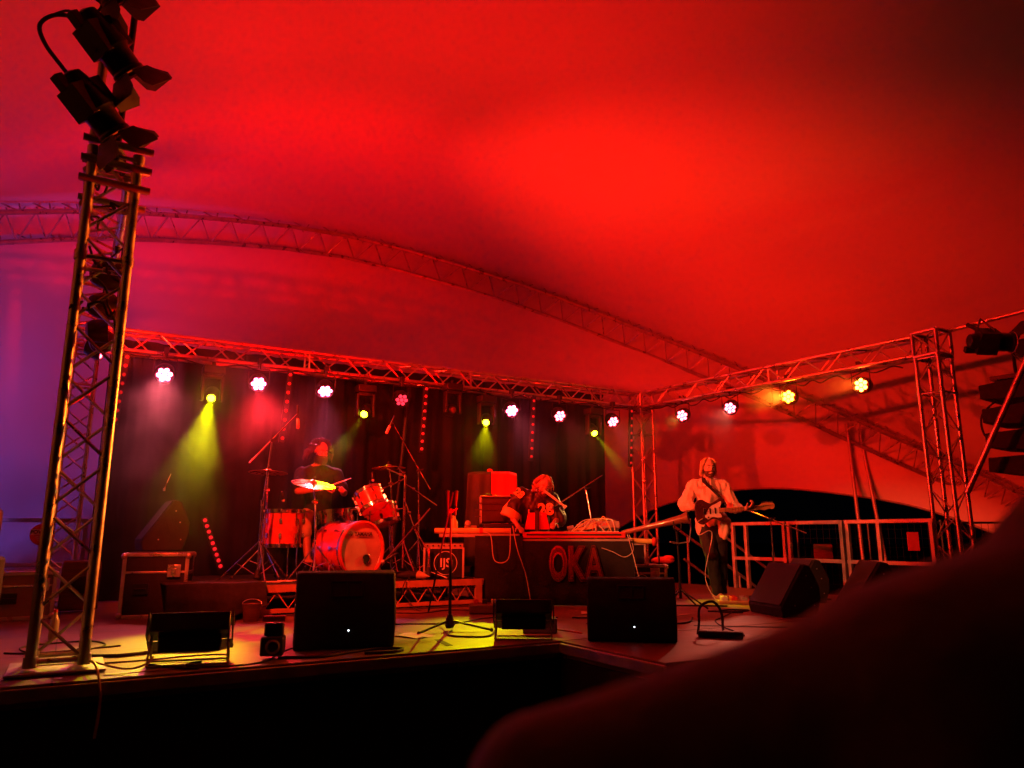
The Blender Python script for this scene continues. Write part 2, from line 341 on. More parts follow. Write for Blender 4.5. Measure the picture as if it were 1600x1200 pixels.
# tent membrane
def tent():
    t = thing('marquee_tent', 'large red lit membrane tent roof and rear wall over the stage', 'tent', (0, 0, 0))
    b = MB(); nS = 40; AF = catmull(ARCH, 6); n = len(AF); rows = []; Q = []
    for i, p in enumerate(AF):
        d = (AF[min(i+1, n-1)]-AF[max(i-1, 0)]).normalized(); c = V(4.35, 5, -2); rad = p-c; rad = (rad-d*rad.dot(d)).normalized(); q = p+rad*.30; Q.append(q)
        f = V(q.x, 10-q.y, q.z); row = []
        for s in range(nS+1):
            u = s/nS; x = q.lerp(f, u); x.z -= math.sin(math.pi*u)*1.15*min(1, max(0, q.z)/7); row.append(x)
        rows.append(row)
    vs = [v for r in rows for v in r]; fs = [(i*(nS+1)+j, i*(nS+1)+j+1, (i+1)*(nS+1)+j+1, (i+1)*(nS+1)+j) for i in range(n-1) for j in range(nS)]
    b.add(vs, fs); b.build('roof_membrane', 'tent', t)
    base = [(-8.8, 5.2, .0), (-7.7, 6.8, .1), (-6.67, 7.9, .1), (-5.56, 8.8, .1), (-3.81, 10.2, .1), (-1.4, 11.6, .1), (.8, 12.1, .1), (4.2, 12.3, .1), (8.2, 11.8, 1.4), (10.1, 11.3, 2.3), (12.2, 10.8, 2.65), (13.6, 9.7, 2.5), (14.6, 8.6, 2.15), (15.6, 7.0, 1.3), (17.5, 5.0, .1)]
    Bs = catmull(base, 6); nv = 16; vs = []; fs = []
    for i in range(n):
        for j in range(nv+1):
            u = j/nv; p = Q[i].lerp(Bs[i], u); p.y += -math.sin(math.pi*u)*.25+.03*math.sin(i*1.1+2*math.sin(i*.37))*math.sin(math.pi*min(1, u*1.3)); vs.append(p)
    for i in range(n-1):
        for j in range(nv): fs.append((i*(nv+1)+j, i*(nv+1)+j+1, (i+1)*(nv+1)+j+1, (i+1)*(nv+1)+j))
    b = MB(); b.add(vs, fs); b.build('rear_wall_membrane', 'tent', t)
    b = MB(); b.tube([p+V(0, -.02, 0) for p in Bs[46:]], .02, 8); b.build('hem_cable', 'alu_dull', t)
tent()
for (a, c, lb) in (((13.6, 9.6, 3.95), (13.2, 9.2, .0), 'left one of two thin tent poles leaning down from the arch to the rail'), ((13.85, 9.5, 3.85), (13.6, 8.9, .0), 'right one of two thin tent poles leaning down from the arch to the rail')):
    b = MB(); b.tube([a, c], .035, 10); tag(b.build('tent_pole', 'alu_dull'), lb, 'pole')

# drape
def drape():
    vs = []; fs = []; n = 420; x0, x1 = .22, 7.98
    for i in range(n+1):
        x = x0+(x1-x0)*i/n; ph = x*15+1.5*math.sin(x*2.1); y = 10.47+.035*math.sin(ph)+.015*math.sin(ph*2.3+x); 
        for z in (SZ+.02, 2.0, 3.2, 4.16): vs.append((x, y+(.02*math.sin(ph*.7) if z < 3 else 0), z))
    for i in range(n):
        for j in range(3): k = i*4+j; fs.append((k, k+4, k+5, k+1))
    b = MB(); b.add(vs, fs); o = b.build('backdrop_drape', 'drape'); tag(o, 'black pleated backdrop drape hanging behind the band under the rear beam', 'drape')
    s = o.modifiers.new('thick', 'SOLIDIFY'); s.thickness = .006
drape()
b = MB(); b.tube([(4.0, 10.36, SZ), (4.22, 10.33, 3.9)], .035, 8); tag(b.build('drape_pole', 'blackmetal'), 'slanting dark pole against the drape behind the right drum microphone stand', 'pole')

# ------------------------------------------------------------------ lamps
def par(pos, aim, lens, label, col, W_, cone, group, drop=.28, rad=.1, blend=.5):
    pos, aim = Vector(pos), Vector(aim); d = (aim-pos).normalized()
    t = thing('par_lamp', label, 'stage lamp', pos, group=group); q = V(0, 0, 1).rotation_difference(d).to_matrix()
    b = MB(); b.lathe([(.03, -.17), (.085, -.15), (rad+.01, -.1), (rad+.018, -.02), (rad+.018, .02), (rad+.004, .022), (rad, .004), (.001, .002)], (0, 0, 0), d, 28); b.build('housing', 'blackmetal', t)
    for k in range(7):
        a = k*math.pi/3; c = (q @ V(math.cos(a)*rad*.64, math.sin(a)*rad*.64, .012)) if k < 6 else q @ V(0, 0, .012)
        b = MB(); b.lathe([(rad*.27, -.008), (rad*.27, .0), (rad*.18, .008), (.001, .011)], c, d, 12); b.build('lens', lens, t)
    b = MB(); s = V(d.y, -d.x, 0); s = s.normalized() if s.length > .1 else V(1, 0, 0); s *= rad+.03
    b.tube([s, s+V(0, 0, drop*.7), -s+V(0, 0, drop*.7), -s], .008, 6); b.build('yoke', 'blackmetal', t)
    b = MB(); b.tube([(0, 0, drop*.7), (0, 0, drop)], .02, 8); b.box((0, 0, drop+.02), (.05, .09, .07)); b.build('clamp', 'black', t, bevel=.004)
    if W_: spot(pos+d*.05, aim, col, W_, cone, t, blend=blend, rad=.06)
    return t
PINK = (1, .12, .16); RED = (1, .03, .02); YEL = (.8, .74, .0); AMB = (1, .14, .008)
GP = 'round LED lamps hanging along the rear beam'
pars = [((.81, 9.85, 3.63), (.3, 6.2, .9), 'led_pink', 'bright pink white lamp, leftmost on the rear beam, with a wide smoky glow', PINK, 300, 50),
        ((1.93, 9.85, 3.63), (1.6, 6.0, .9), 'led_pink', 'bright lamp with red beam between the left yellow lamp and a hanging LED strip', (1, .02, .03), 480, 45),
        ((2.81, 9.85, 3.62), (2.6, 8.5, 2.0), 'led_pink', 'pink white lamp hanging above the drummer', (1, .12, .28), 420, 40),
        ((3.92, 9.85, 3.60), (3.9, 6.0, .9), 'led_red', 'dull red lamp hanging just left of the second free hanging LED strip', RED, 60, 40),
        ((5.75, 9.85, 3.60), (5.0, 6.0, .9), 'led_pink', 'pink white lamp on the rear beam above the red draped box', PINK, 120, 40),
        ((6.65, 9.85, 3.59), (6.3, 6.0, .9), 'led_pale', 'small pinkish red lamp above the keyboard player, right of a hanging LED strip', (1, .05, .06), 140, 45),
        ((7.73, 9.85, 3.58), (7.2, 6.5, .9), 'led_pale', 'pale pink lamp, rightmost on the rear beam', (1, .1, .12), 140, 45)]
for p in pars: par(*p, GP, blend=1)
GS = 'round LED lamps hanging along the right side beam'
for p in [((8.73, 9.24, 3.68), (4.95, 7.9, 2.1), 'led_pale', 'pale pink lamp nearest the rear right tower on the side beam', (1, .55, .08), 420, 30),  # amber beam added to this pink lamp to tint the keyboard player
          ((8.86, 8.29, 3.68), (4.5, 6.5, 1.1), 'led_pale', 'pale pink lamp, second from the rear right tower on the side beam', (1, .25, .15), 200, 45),
          ((9.01, 7.28, 3.71), (.6, 5.6, 2.6), 'led_amber', 'glaring amber yellow lamp on the right side beam with orange flare', AMB, 4500, 30),
          ((9.16, 6.19, 3.71), (-.1, 5.3, 2.8), 'led_warm', 'warm white lamp nearest the front right tower, its seven LEDs distinct', (1, .14, .01), 1200, 36)]: par(*p, GS)
GL = 'lamps hanging along the left side beam'
for y, lb, a, W_, cone, bl in [(9.0, 'thin red glowing lamp seen edge-on inside the nearest tower, hanging below the left side beam', (8.5, 7.5, 1.4), 500, 45, .6),
        (8.1, 'dark lamp seen from behind inside the nearest tower, just above the glowing one', (10.1, 8.1, 5.1), 4200, 70, 1),
        (7.2, 'dark lamp seen from behind inside the nearest tower, halfway up', (9.1, 11.4, 5.05), 420, 70, 1),
        (6.3, 'dark lamp near the top of the nearest tower, tangled with cables', (13, 9.6, 3.1), 2800, 42, 1),
        (8.55, 'added dark lamp inside the nearest tower, put in to light the tent wall', (2.4, 17.05, 8.3), 420, 70, 1)]:  # last one is an extra lamp, added to throw red up the tent wall
    par((.1, y, 3.66), a, 'led_pale' if y == 9.0 else 'led_red', lb, (1, .008 if W_ > 550 or W_ == 420 else .02, .002), W_, cone, GL, blend=bl)

def mover(pos, aim, lens, label, col, W_, cone, group, lit=True):
    pos, aim = Vector(pos), Vector(aim); d = (aim-pos).normalized()
    t = thing('moving_head', label, 'stage lamp', pos, group=group)
    b = MB(); b.box((0, .03, .36), (.26, .2, .1)); b.build('base_box', 'black', t, bevel=.012)
    b = MB(); b.box((0, .03, .285), (.2, .09, .05))
    for s in (-1, 1): b.box((s*.115, .03, .13), (.035, .1, .32))
    b.build('yoke', 'black', t, bevel=.008)
    q = V(0, 0, 1).rotation_difference(d).to_matrix(); b = MB(); c = V(0, .03, .02)
    b.lathe([(.05, -.13), (.088, -.1), (.095, 0), (.08, .07), (.055, .095), (.05, .085), (.001, .084)], c-d*.05, d, 24); b.build('head', 'blackmetal', t)
    b = MB(); b.lathe([(.045, -.005), (.045, 0), (.03, .012), (.001, .017)], c+d*.043, d, 20); b.build('lens', lens, t)
    b = MB(); b.tube([(0, .03, .4), (0, .05, .47)], .025, 8); b.build('clamp', 'black', t)
    if W_: spot(pos+c+d*.08, aim, col, W_, cone, t, blend=.75, rad=.02)
GM = 'moving head lamps hanging under the rear beam'
mover((1.37, 9.82, 3.38), (.55, 5.9, .9), 'led_yellow', 'glaring yellow moving lamp left of the drummer with beams falling through smoke', YEL, 900, 19, GM)
mover((3.38, 9.82, 3.34), (2.35, 8.3, 2.25), 'led_yellow', 'small yellow lamp with a short beam, between the drummer and right drum microphone', YEL, 600, 14, GM)
mover((5.3, 9.82, 3.37), (2.9, 5.7, .9), 'led_yellow', 'yellow lamp above the left table with a beam sweeping down left', YEL, 480, 19, GM)
mover((7.32, 9.82, 3.35), (6.9, 7.0, 1.2), 'led_yellow', 'small yellow lamp at the right end of the rear beam, above the flute microphone boom', YEL, 800, 14, GM)
mover((4.73, 9.82, 3.5), (4.7, 5, 3), 'led_off', 'unlit dark moving lamp between two hanging LED strips', YEL, 0, 16, GM)

GT = 'vertical LED strips hanging from the rear beam'
def strip(name, label, top, bot, n, m, group):
    top, bot = Vector(top), Vector(bot); t = thing(name, label, 'LED strip', bot, group=group); d = top-bot; L = d.length; q = V(0, 0, 1).rotation_difference(d.normalized()).to_matrix()
    b = MB(); b.box(q @ V(0, 0, L/2), (.07, .05, L), q); b.build('casing', 'black', t, bevel=.006)
    for k in range(n):
        b = MB(); b.lathe([(.023, -.004), (.023, .004), (.012, .012), (.001, .014)], q @ V(0, -.028, (k+.5)*L/n), q @ V(0, -1, 0), 12); b.build('led', m, t)
for i, (x, lb) in enumerate([(.36, 'hanging red LED strip beside the nearest tower, leftmost'), (2.31, 'hanging red LED strip above the drummer left microphone boom'), (4.29, 'hanging red LED strip above the right drum microphone stand'), (6.15, 'hanging red LED strip, longest, above the keyboard player'), (8.14, 'hanging red LED strip beside the rear right tower')]):
    z0 = (2.98, 2.88, 2.86, 2.84, 2.84)[i]; strip('led_strip', lb, (x+.03, 9.9, 3.86), (x-.03, 9.9, z0), (8, 8, 9, 8, 8)[i], 'led_dim', GT)
strip('led_strip', 'red LED strip leaning upright on the riser behind the left drum stand', (1.36, 9.6, 1.9), (1.6, 9.6, 1.3), 9, 'led_mid', None)

# profile spots with barn doors on the front left tower
def profile(pos, d, label, s=1.0, tail=None):
    pos = Vector(pos); d = Vector(d).normalized(); t = thing('profile_spotlight', label, 'spotlight', pos, group='black barn door spotlights on the nearest tower')
    q = V(0, 0, 1).rotation_difference(d).to_matrix()
    b = MB(); b.lathe([(.02, -.27), (.07, -.25), (.085, -.2), (.1, -.12), (.115, -.02), (.118, .0), (.1, .03), (.098, .14), (.105, .145), (.105, .17), (.09, .17), (.088, .12), (.001, .11)], (0, 0, 0), d, 24)
    b.box(q @ V(0, 0, -.08), (.24*s, .17, .2), q); b.box(q @ V(.1, .0, -.22), (.06, .06, .1), q); b.build('housing', 'blackmetal', t, bevel=.006)
    b = MB(); b.lathe([(.108, .168), (.114, .172), (.108, .178)], (0, 0, 0), d, 28, False); b.build('front_ring', 'alu_dull', t)
    for k, (ang, open_) in enumerate(((0, 40), (90, 28), (180, 46), (270, 30))):
        a = R(ang); rt = V(math.cos(a), math.sin(a), 0); tn = V(-math.sin(a), math.cos(a), 0); o = rt*.1+V(0, 0, .175); dd = (V(0, 0, 1)*math.cos(R(open_))+rt*math.sin(R(open_)))
        pts = [o-tn*.075, o+tn*.075, o+tn*.12+dd*.12, o+tn*.095+dd*.17, o-tn*.095+dd*.17, o-tn*.12+dd*.12]
        nn = tn.cross(dd).normalized()*.002; vs = [q @ (p+nn) for p in pts]+[q @ (p-nn) for p in pts]
        b = MB(); b.add(vs, [tuple(range(6)), tuple(range(11, 5, -1))]+[(i, (i+1) % 6, (i+1) % 6+6, i+6) for i in range(6)]); b.build('barn_door', 'black', t)
    b = MB(); s1 = q @ V(.12, 0, -.02); s2 = q @ V(-.12, 0, -.02); u = V(-.02, .12, .16); b.tube([s1, s1+u, s2+u, s2], .012, 6); b.tube([(s1+s2)/2+u, (s1+s2)/2+u+V(0, .1, .08)], .022, 8); b.build('yoke', 'black', t)
    return t
DD = V(.62, .18, -.62)
t1 = profile((-.08, 5.02, 4.78), DD, 'upper of two full spotlights on the nearest tower, barn doors spread right')
t2 = profile((-.12, 5.08, 4.36), DD, 'lower of two full spotlights on the nearest tower, below its twin')
t3 = profile((-.2, 4.98, 5.26), DD, 'topmost spotlight, only its barn door hanging into the frame beside the tower top')
b = MB(); b.tube(catmull([(-.24, 5.0, 4.93), (-.40, 5.0, 4.90), (-.48, 5.0, 4.80), (-.44, 5.0, 4.68), (-.34, 5.02, 4.57), (-.28, 5.05, 4.52)], 8), .013, 8); tag(b.build('power_cable', 'rubber'), 'black cable looping out left between the two spotlights', 'cable')
rnd = random.Random(5)
b = MB()
for k in range(7):
    p = V(-.1+rnd.uniform(-.08, .05), 5.05+rnd.uniform(-.05, .1), 4.85+rnd.uniform(-.05, .15)); pts = [p]
    for j in range(4): p = p+V(rnd.uniform(-.09, .06), rnd.uniform(-.05, .05), rnd.uniform(-.03, .09)); pts.append(p)
    b.tube(catmull(pts, 4), .009, 6)
b.box((-.14, 5.1, 4.93), (.1, .08, .12)); tag(b.build('cable_bundle', 'rubber'), 'tangle of black cables and plugs at the very top of the nearest tower', 'cables')
b = MB()
for k in range(8):
    p = V(-.06+rnd.uniform(-.05, .05), 5.4+rnd.uniform(-.1, .1), 3.95-k*.12); pts = [p]
    for j in range(5): p = p+V(rnd.uniform(-.06, .1), rnd.uniform(-.05, .05), rnd.uniform(-.11, .05)); pts.append(p)
    b.tube(catmull(pts, 4), .008, 6)
tag(b.build('cable_bundle', 'rubber'), 'black cables draped down inside the upper part of the nearest tower', 'cables')
# key light from the spotlights
spot((.17, 5.08, 4.5), (2.3, 8.8, 2.1), (1, .03, .008), 2300, 54, t1, rad=.06)
spot((.16, 5.13, 4.02), (6.9, 7.0, 2.0), (1, .2, .06), 1500, 24, t2, rad=.06)
spot((.2, 5.05, 4.9), (4.6, 7.6, 1.6), (1, .05, .008), 420, 34, t3, rad=.06)

# right: pipe, lamp, brace, line array
b = MB(); b.tube([(9.42, 5.1, 4.25), (9.6, 3.0, 4.36)], .028, 10); tag(b.build('lighting_pipe', 'alu'), 'single red lit pipe running out right from the front right tower top', 'pipe')
t = profile((9.4, 4.55, 3.98), (1, -.75, -.08), 'black spotlight hanging from the pipe at the right edge of the frame'); t['group'] = 'x'; del t['group']; t.scale = (1.15,)*3
b = MB(); b.tube([(9.32, 4.1, 3.85), (9.25, 5.0, 2.2)], .035, 12); tag(b.build('brace_pole', 'alu'), 'shiny diagonal brace pole in front of the hanging speakers', 'pole')
t = thing('line_array', 'column of four hanging black speaker cabinets at the right edge', 'loudspeaker', (9.95, 4.62, 3.42), rz=R(8))
for k in range(4):
    tl = R(1.5*k); z = -k*.305; q = Euler((tl, 0, 0)).to_matrix(); pl = MB()
    pl.prism([(-.3, -.14), (-.3, .14), (.3, .085), (.3, -.085)], .78, Matrix.Translation((0, 0, z)) @ q.to_4x4()); c = pl.build('cabinet', 'carpet', t, bevel=.01)
    gr = MB(); gr.box(V(0, 0, z)+q @ V(0, -.306, 0), (.72, .012, .23), q); gr.build('grille', 'grille', c)
    for sx in (-1, 1): hb = MB(); hb.box(V(0, 0, z)+q @ V(sx*.392, -.22, .0), (.008, .04, .26), q); hb.build('rigging_plate', 'black', c)
b = MB(); b.tube([(0, 0, .16), (0, 0, .75)], .02, 8); b.box((0, 0, .17), (.6, .4, .05)); b.build('flying_frame', 'blackmetal', t)
b = MB(); b.tube(catmull([(9.75, 4.75, 3.35), (9.6, 4.9, 3.15), (9.6, 4.9, 2.9), (9.72, 4.8, 2.78)], 8), .012, 6); tag(b.build('speaker_cable', 'rubber'), 'black cable arcing out beside the hanging speakers', 'cable')

# ------------------------------------------------------------------ rails
def rail(label, A, B, posts, h=.97, mid=.45, cat='railing', m='alu_dull'):
    A, B = Vector(A), Vector(B); t = thing('safety_rail', label, cat, A); d = B-A; L = d.length; q = V(1, 0, 0).rotation_difference(d.normalized()).to_matrix()
    b = MB(); b.box(d/2+V(0, 0, h), (L, .05, .05), q); b.build('top_rail', m, t, bevel=.006)
    b = MB(); b.box(d/2+V(0, 0, mid), (L, .05, .05), q); b.build('lower_rail', m, t, bevel=.006)
    for f in posts:
        b = MB(); b.box(d*f+V(0, 0, h/2), (.05, .056, h), q); b.build('post', m, t, bevel=.006)
    return t
for i, (x0, x1, lb) in enumerate([(-.75, .18, 'safety rail section behind the round sign, lit pale blue'), (.22, 2.0, 'rear safety rail section behind the tilted speaker'), (2.1, 3.98, 'rear safety rail section behind the drum kit'), (4.06, 5.0, 'short rear safety rail section left of the table')]):
    rail(lb, (x0, 10.7, SZ), (x1, 10.7, SZ), (0.02, .5, .98))
rail('right rail panel nearest the guitarist with double end posts', (9.0, 8.55, SZ), (9.0, 7.5, SZ), (.03, .28, .97))
rail('middle right rail panel between guitarist and front right tower', (9.0, 7.47, SZ), (9.0, 6.55, SZ), (.03, .97))
rail('right rail panel ending at the front right tower', (9.0, 6.52, SZ), (9.0, 5.3, SZ), (.03, .4, .97))
# stairs with handrail beyond the right rail
t = thing('stage_stairs', 'metal stage steps with sloping handrails beyond the right rail', 'stairs', (9.1, 8.9, 0))
b = MB()
for k in range(4): b.box((.35+.3*k, .4, SZ-.2-.2*k), (.3, .9, .03))
b.build('tread', 'alu_dull', t)
for yy in (0, .85):
    b = MB(); b.tube([(-.2, yy, SZ+.95), (1.5, yy, .9)], .022, 8); b.tube([(0, yy, SZ+.4), (1.5, yy, .45)], .022, 8); b.tube([(.1, yy, .5), (.1, yy, SZ+.8)], .02, 8); b.tube([(1.3, yy, 0), (1.3, yy, 1)], .02, 8); b.build('handrail', 'alu_dull', t)
t = thing('mesh_fence', 'dark site fence panels standing outside beyond the right rail', 'fence', (10.6, 8.6, 0))
b = MB()
for k in range(5): b.tube([(k*.9, -k*.7, 0), (k*.9, -k*.7, 1.95)], .02, 8)
for z in (.2, 1.9): b.tube([(0, 0, z), (3.6, -2.8, z)], .018, 8)
b.build('fence_frame', 'blackmetal', t); b = MB()
for k in range(44): b.tube([(k*.082, -k*.0637, .2), (k*.082, -k*.0637, 1.9)], .003, 4)
for k in range(11): b.tube([(0, 0, .3+k*.15), (3.6, -2.8, .3+k*.15)], .003, 4)
b.build('wire_mesh', 'blackmetal', t)
b = MB(); b.box((10.9, 8.35, 1.42), (.3, .02, .26), (0, 0, R(-38))); tag(b.build('notice_board', 'wood', bevel=.004), 'small square dull notice on the fence seen through the rail', 'sign')
b = MB(); b.box((12.0, 7.45, 1.6), (.18, .02, .3), (0, 0, R(-38))); tag(b.build('notice_board', 'signred', bevel=.004), 'narrow upright red notice on the fence beside the tent poles', 'sign')

# ------------------------------------------------------------------ riser
RZ = 1.21
def riser():
    t = thing('drum_riser', 'low drum riser with zigzag lattice edge under the drum kit', 'riser', (2.9, 8.9, SZ)); W2, D2, H = 1.25, 1.1, RZ-SZ
    b = MB(); b.box((-.38, 0, H-.02), (3.2, 2.2, .035)); b.build('deck', 'black', t, bevel=.004)
    for (x0, x1, y) in ((-1.25, 1.25, -1.1), (-1.25, 1.25, 1.1)):
        b = MB(); b.box(((x0+x1)/2, y, H-.04), (x1-x0, .045, .07)); b.box(((x0+x1)/2, y, .055), (x1-x0, .045, .04))
        for x in (x0+.04, x1-.04): b.box((x, y, H/2), (.08, .046, H-.01))
        n = 20; 
        for k in range(n):
            xa, xb = x0+.08+(x1-x0-.16)*k/n, x0+.08+(x1-x0-.16)*(k+1)/n; za, zb = (.075, H-.075) if k % 2 == 0 else (H-.075, .075)
            b.tube([(xa, y, za), (xb, y, zb)], .006, 6)
        b.build('lattice_edge', 'orangewood', t)
    for x in (-1.26, 1.26):
        b = MB(); b.box((x, 0, H-.04), (.045, 2.2, .07)); b.box((x, 0, .055), (.045, 2.2, .04))
        for k in range(16):
            ya, yb = -1.05+2.1*k/16, -1.05+2.1*(k+1)/16; za, zb = (.075, H-.075) if k % 2 == 0 else (H-.075, .075); b.tube([(x, ya, za), (x, yb, zb)], .006, 6)
        b.build('lattice_side', 'orangewood', t)
    for x in (-1.9, -1.2, 1.2):
        for y in (-1.05, 1.05): b = MB(); b.tube([(x, y, 0), (x, y, .1)], .02, 8); b.build('foot', 'alu_dull', t)
riser()
# black cover draped over the left end of the riser
def cover():
    vs = []; fs = []; nx, ny = 36, 26; rn = random.Random(2)
    for i in range(nx+1):
        for j in range(ny+1):
            x = .82+.90*i/nx; u = j/ny
            n_ = noise.noise(V(x*3, u*4, 1)); fold = .03*math.sin(x*16+2*math.sin(x*5))
            if u < .35: y = 8.35-u/.35*.62; z = RZ+.03+.012*n_
            else:
                w = (u-.35)/.65; y = 7.73-.10*w+(fold+.05*n_)*w; z = RZ+.03-w*(RZ-SZ)*(1-.35*max(0, (x-1.35)/.4))
            vs.append((x, y, z))
    for i in range(nx):
        for j in range(ny): k = i*(ny+1)+j; fs.append((k, k+ny+1, k+ny+2, k+1))
    b = MB(); b.add(vs, fs); o = b.build('cloth_cover', 'carpet'); tag(o, 'dark cloth draped over the left end of the riser, yellow lit on top', 'cloth'); s = o.modifiers.new('t', 'SOLIDIFY'); s.thickness = .008
cover()

# ------------------------------------------------------------------ cases, speakers
def flight_case(label, loc, rz, w, d, h, m='carpet', logo=None, extra=True):
    t = thing('flight_case', label, 'flight case', loc, rz); e = .018
    b = MB(); b.box((0, 0, h/2), (w-.02, d-.02, h-.02)); b.build('panel', m, t)
    b = MB()
    for sx in (-1, 1):
        for sy in (-1, 1): b.box((sx*(w/2-e), sy*(d/2-e), h/2), (2*e, 2*e, h))
        for z in (e, h*.68, h-e): b.box((sx*(w/2-e*.9), 0, z), (2*e, d-4*e, 2*e))
    for sy in (-1, 1):
        for z in (e, h-e): b.box((0, sy*(d/2-e*.9), z), (w-4*e, 2*e, 2*e))
        b.box((0, sy*(d/2-e*.9), h*.7), (w-4*e, 1.6*e, 1.2*e))
    b.build('edge_trim', 'alu', t, bevel=.004)
    for sx in (-1, 1):
        for z in (.03, h-.03):
            for sy in (-1, 1): b = MB(); b.ell((sx*(w/2-.012), sy*(d/2-.012), z), .032, n=10); b.build('ball_corner', 'alu', t)
    b = MB(); b.box((w*.28, -d/2-.004, h*.72), (.12, .02, .12)); b.box((w*.28, -d/2-.018, h*.72), (.05, .02, .05)); b.build('latch', 'alu', t, bevel=.004)
    if extra: b = MB(); b.box((-w*.2, -d/2-.003, h*.45), (.14, .015, .10)); b.tube([(-w*.2-.05, -d/2-.02, h*.45), (-w*.2+.05, -d/2-.02, h*.45)], .008, 6); b.build('handle', 'blackmetal', t)
    return t
tc = flight_case('tall black flight case with red lit metal edges under the tilted speaker', (.83, 8.55, SZ), R(-12), .6, .62, .62)

def wedge(label, loc, rz, s=1.0, dot=True, rot=None, w=.7, grp='black floor monitor speakers'):
    t = thing('floor_monitor', label, 'monitor speaker', loc, rz, group=grp, rot=rot); t.scale = (s,)*3
    prof = [(.06, 0), (.0, .17), (.0, .30), (.10, .52), (.17, .54), (.46, .10), (.44, 0)]
    b = MB(); b.prism([(y-.22, z) for y, z in prof], w); b.build('cabinet', 'carpet', t, bevel=.014)
    a = math.atan2(-.44, .29); q = Euler((a+math.pi/2*0, 0, 0)).to_matrix()
    gb = MB(); c = V(0, (.17+.46)/2-.22, .32); dirv = V(0, .29, -.44).normalized(); nv = V(0, .44, .29).normalized(); mm = Matrix((V(1, 0, 0), dirv, nv)).transposed()
    gb.box(c+nv*.006, (w-.05, .49, .012), mm); gb.build('grille', 'grille', t, bevel=.004)
    # recessed handles on audience side
    dv = V(0, .10, .22).normalized(); nn = V(0, -.22, .10).normalized(); m2 = Matrix((V(1, 0, 0), dv, nn)).transposed(); c2 = V(0, .05-.22, .41)
    hb = MB()
    for (x, y, ww, hh) in ((0, .055, .22, .012), (0, -.055, .22, .012), (-.11, 0, .012, .12), (.11, 0, .012, .12), (.01, 0, .016, .1)): hb.box(c2+m2 @ V(x, y, .004), (ww, hh, .014), m2)
    hb.build('handle', 'blackmetal', t, bevel=.003)
    pb = MB(); pb.box(c2+m2 @ V(0, 0, .001), (.205, .1, .004), m2); pb.build('handle_recess', 'rubber', t)
    for sx in (-1, 1): eb = MB(); eb.box((sx*(w/2+.001), -.02, .27), (.004, .05, .17), (R(-20), 0, 0)); eb.build('handle_slot', 'rubber', t, bevel=.001)
    sb = MB()
    for sx in (-1, 1):
        for y, z in ((.08, .12), (.1, .3), (.3, .12), (.15, .42)): sb.lathe([(.008, 0), (.006, .003)], (sx*w/2, y-.22, z), (sx, 0, 0), 8)
    sb.build('screws', 'alu_dull', t)
    if dot: db = MB(); db.lathe([(.006, 0), (.004, .004)], (0.02, -.217+.012, .13), (0, -1, -.2), 10); db.build('status_light', 'led_dot', t)
    return t
wedge('black floor monitor at stage front just below the bass drum', (1.80, 5.52, SZ), R(-14), 1.0)
wedge('black floor monitor at stage front below the OKA lettering, in front of the table', (3.83, 4.72, SZ), R(-38), .88, w=.76)
wedge('floor monitor at right front with orange lit end panel and handle slot', (6.4, 5.42, SZ), R(70), .95, False)
wedge('floor monitor behind the dark spectator, just right of the one with the lit end panel', (7.1, 4.95, SZ), R(50), 1.0, False)
wedge('dark floor monitor lying low in front of the right rail', (7.9, 6.4, SZ), R(60), .95, False)
wedge('tilted triangular speaker balanced on its end on top of the tall flight case', (.83, 8.55, SZ+.635), 0, .95, False, rot=(R(0), 0, R(95)), w=.45, grp=None)
b = MB(); b.tube([(.80, 8.5, 2.16), (.85, 8.5, 2.32)], .004, 6); b.tube([(.80, 8.5, 2.14), (.80, 8.5, 2.17)], .012, 8); tag(b.build('antenna', 'alu'), 'thin short antenna sticking up from the tilted speaker', 'antenna')

def amp(label, loc, rz, w, h, d, brand=None):
    t = thing('guitar_amplifier', label, 'amplifier', loc, rz)
    b = MB(); b.box((0, 0, h/2), (w, d, h)); b.build('cabinet', 'carpet', t, bevel=.012)
    b = MB()
    for sx in (-1, 1): b.box((sx*(w/2-.012), -d/2-.003, h*.42), (.024, .012, h*.82))
    b.box((0, -d/2-.003, h*.84), (w, .012, .016)); b.build('trim', 'alu_dull', t, bevel=.003)
    b = MB(); b.box((0, -d/2-.002, h*.915), (w*.94, .01, h*.11)); b.build('control_panel', 'greyplastic', t)
    for k in range(7): b = MB(); b.lathe([(.011, 0), (.009, .018)], (-w*.4+k*w*.133, -d/2-.006, h*.915), (0, -1, 0), 10); b.build('knob', 'black', t)
    b = MB(); b.box((0, -d/2-.001, h*.42), (w*.88, .008, h*.78)); b.build('grille_cloth', 'grille', t)
    return t
def roundlogo(t, r, x, y, z, size):
    b = MB(); n = 40
    b.tube([(x+r*math.cos(2*math.pi*i/n), y, z+r*math.sin(2*math.pi*i/n)) for i in range(n+1)], .004, 6, cap=False); b.build('logo_ring', 'white', t)
    text('IJS', size, 'white', t, (x, y-.001, z), (R(90), 0, 0), 'logo_lettering', bold=.002)
t = amp('small guitar amplifier with round IJS logo standing on the riser beside the table', (3.80, 8.08, RZ), R(-25), .47, .40, .26); roundlogo(t, .13, .02, -.14, .17, .14)
t = amp('small dark amplifier with script name on top of the flat flight case', (6.62, 8.15, 1.32), R(-37), .42, .30, .26); text('Randall', .075, 'white', t, (-.06, -.143, .06), (R(90), 0, 0), 'brand_lettering', shear=.25)
t = flight_case('low wide flight case with round IJS logo right of the table', (6.64, 8.0, SZ+.04), R(-37), .72, .5, .38, extra=False); roundlogo(t, .09, .03, -.262, .16, .10)
b = MB(); b.box((6.64, 8.0, SZ+.02), (.7, .5, .04), (0, 0, R(-37))); tag(b.build('wheel_board', 'black', bevel=.005), 'thin wheel board under the low wide flight case', 'board')
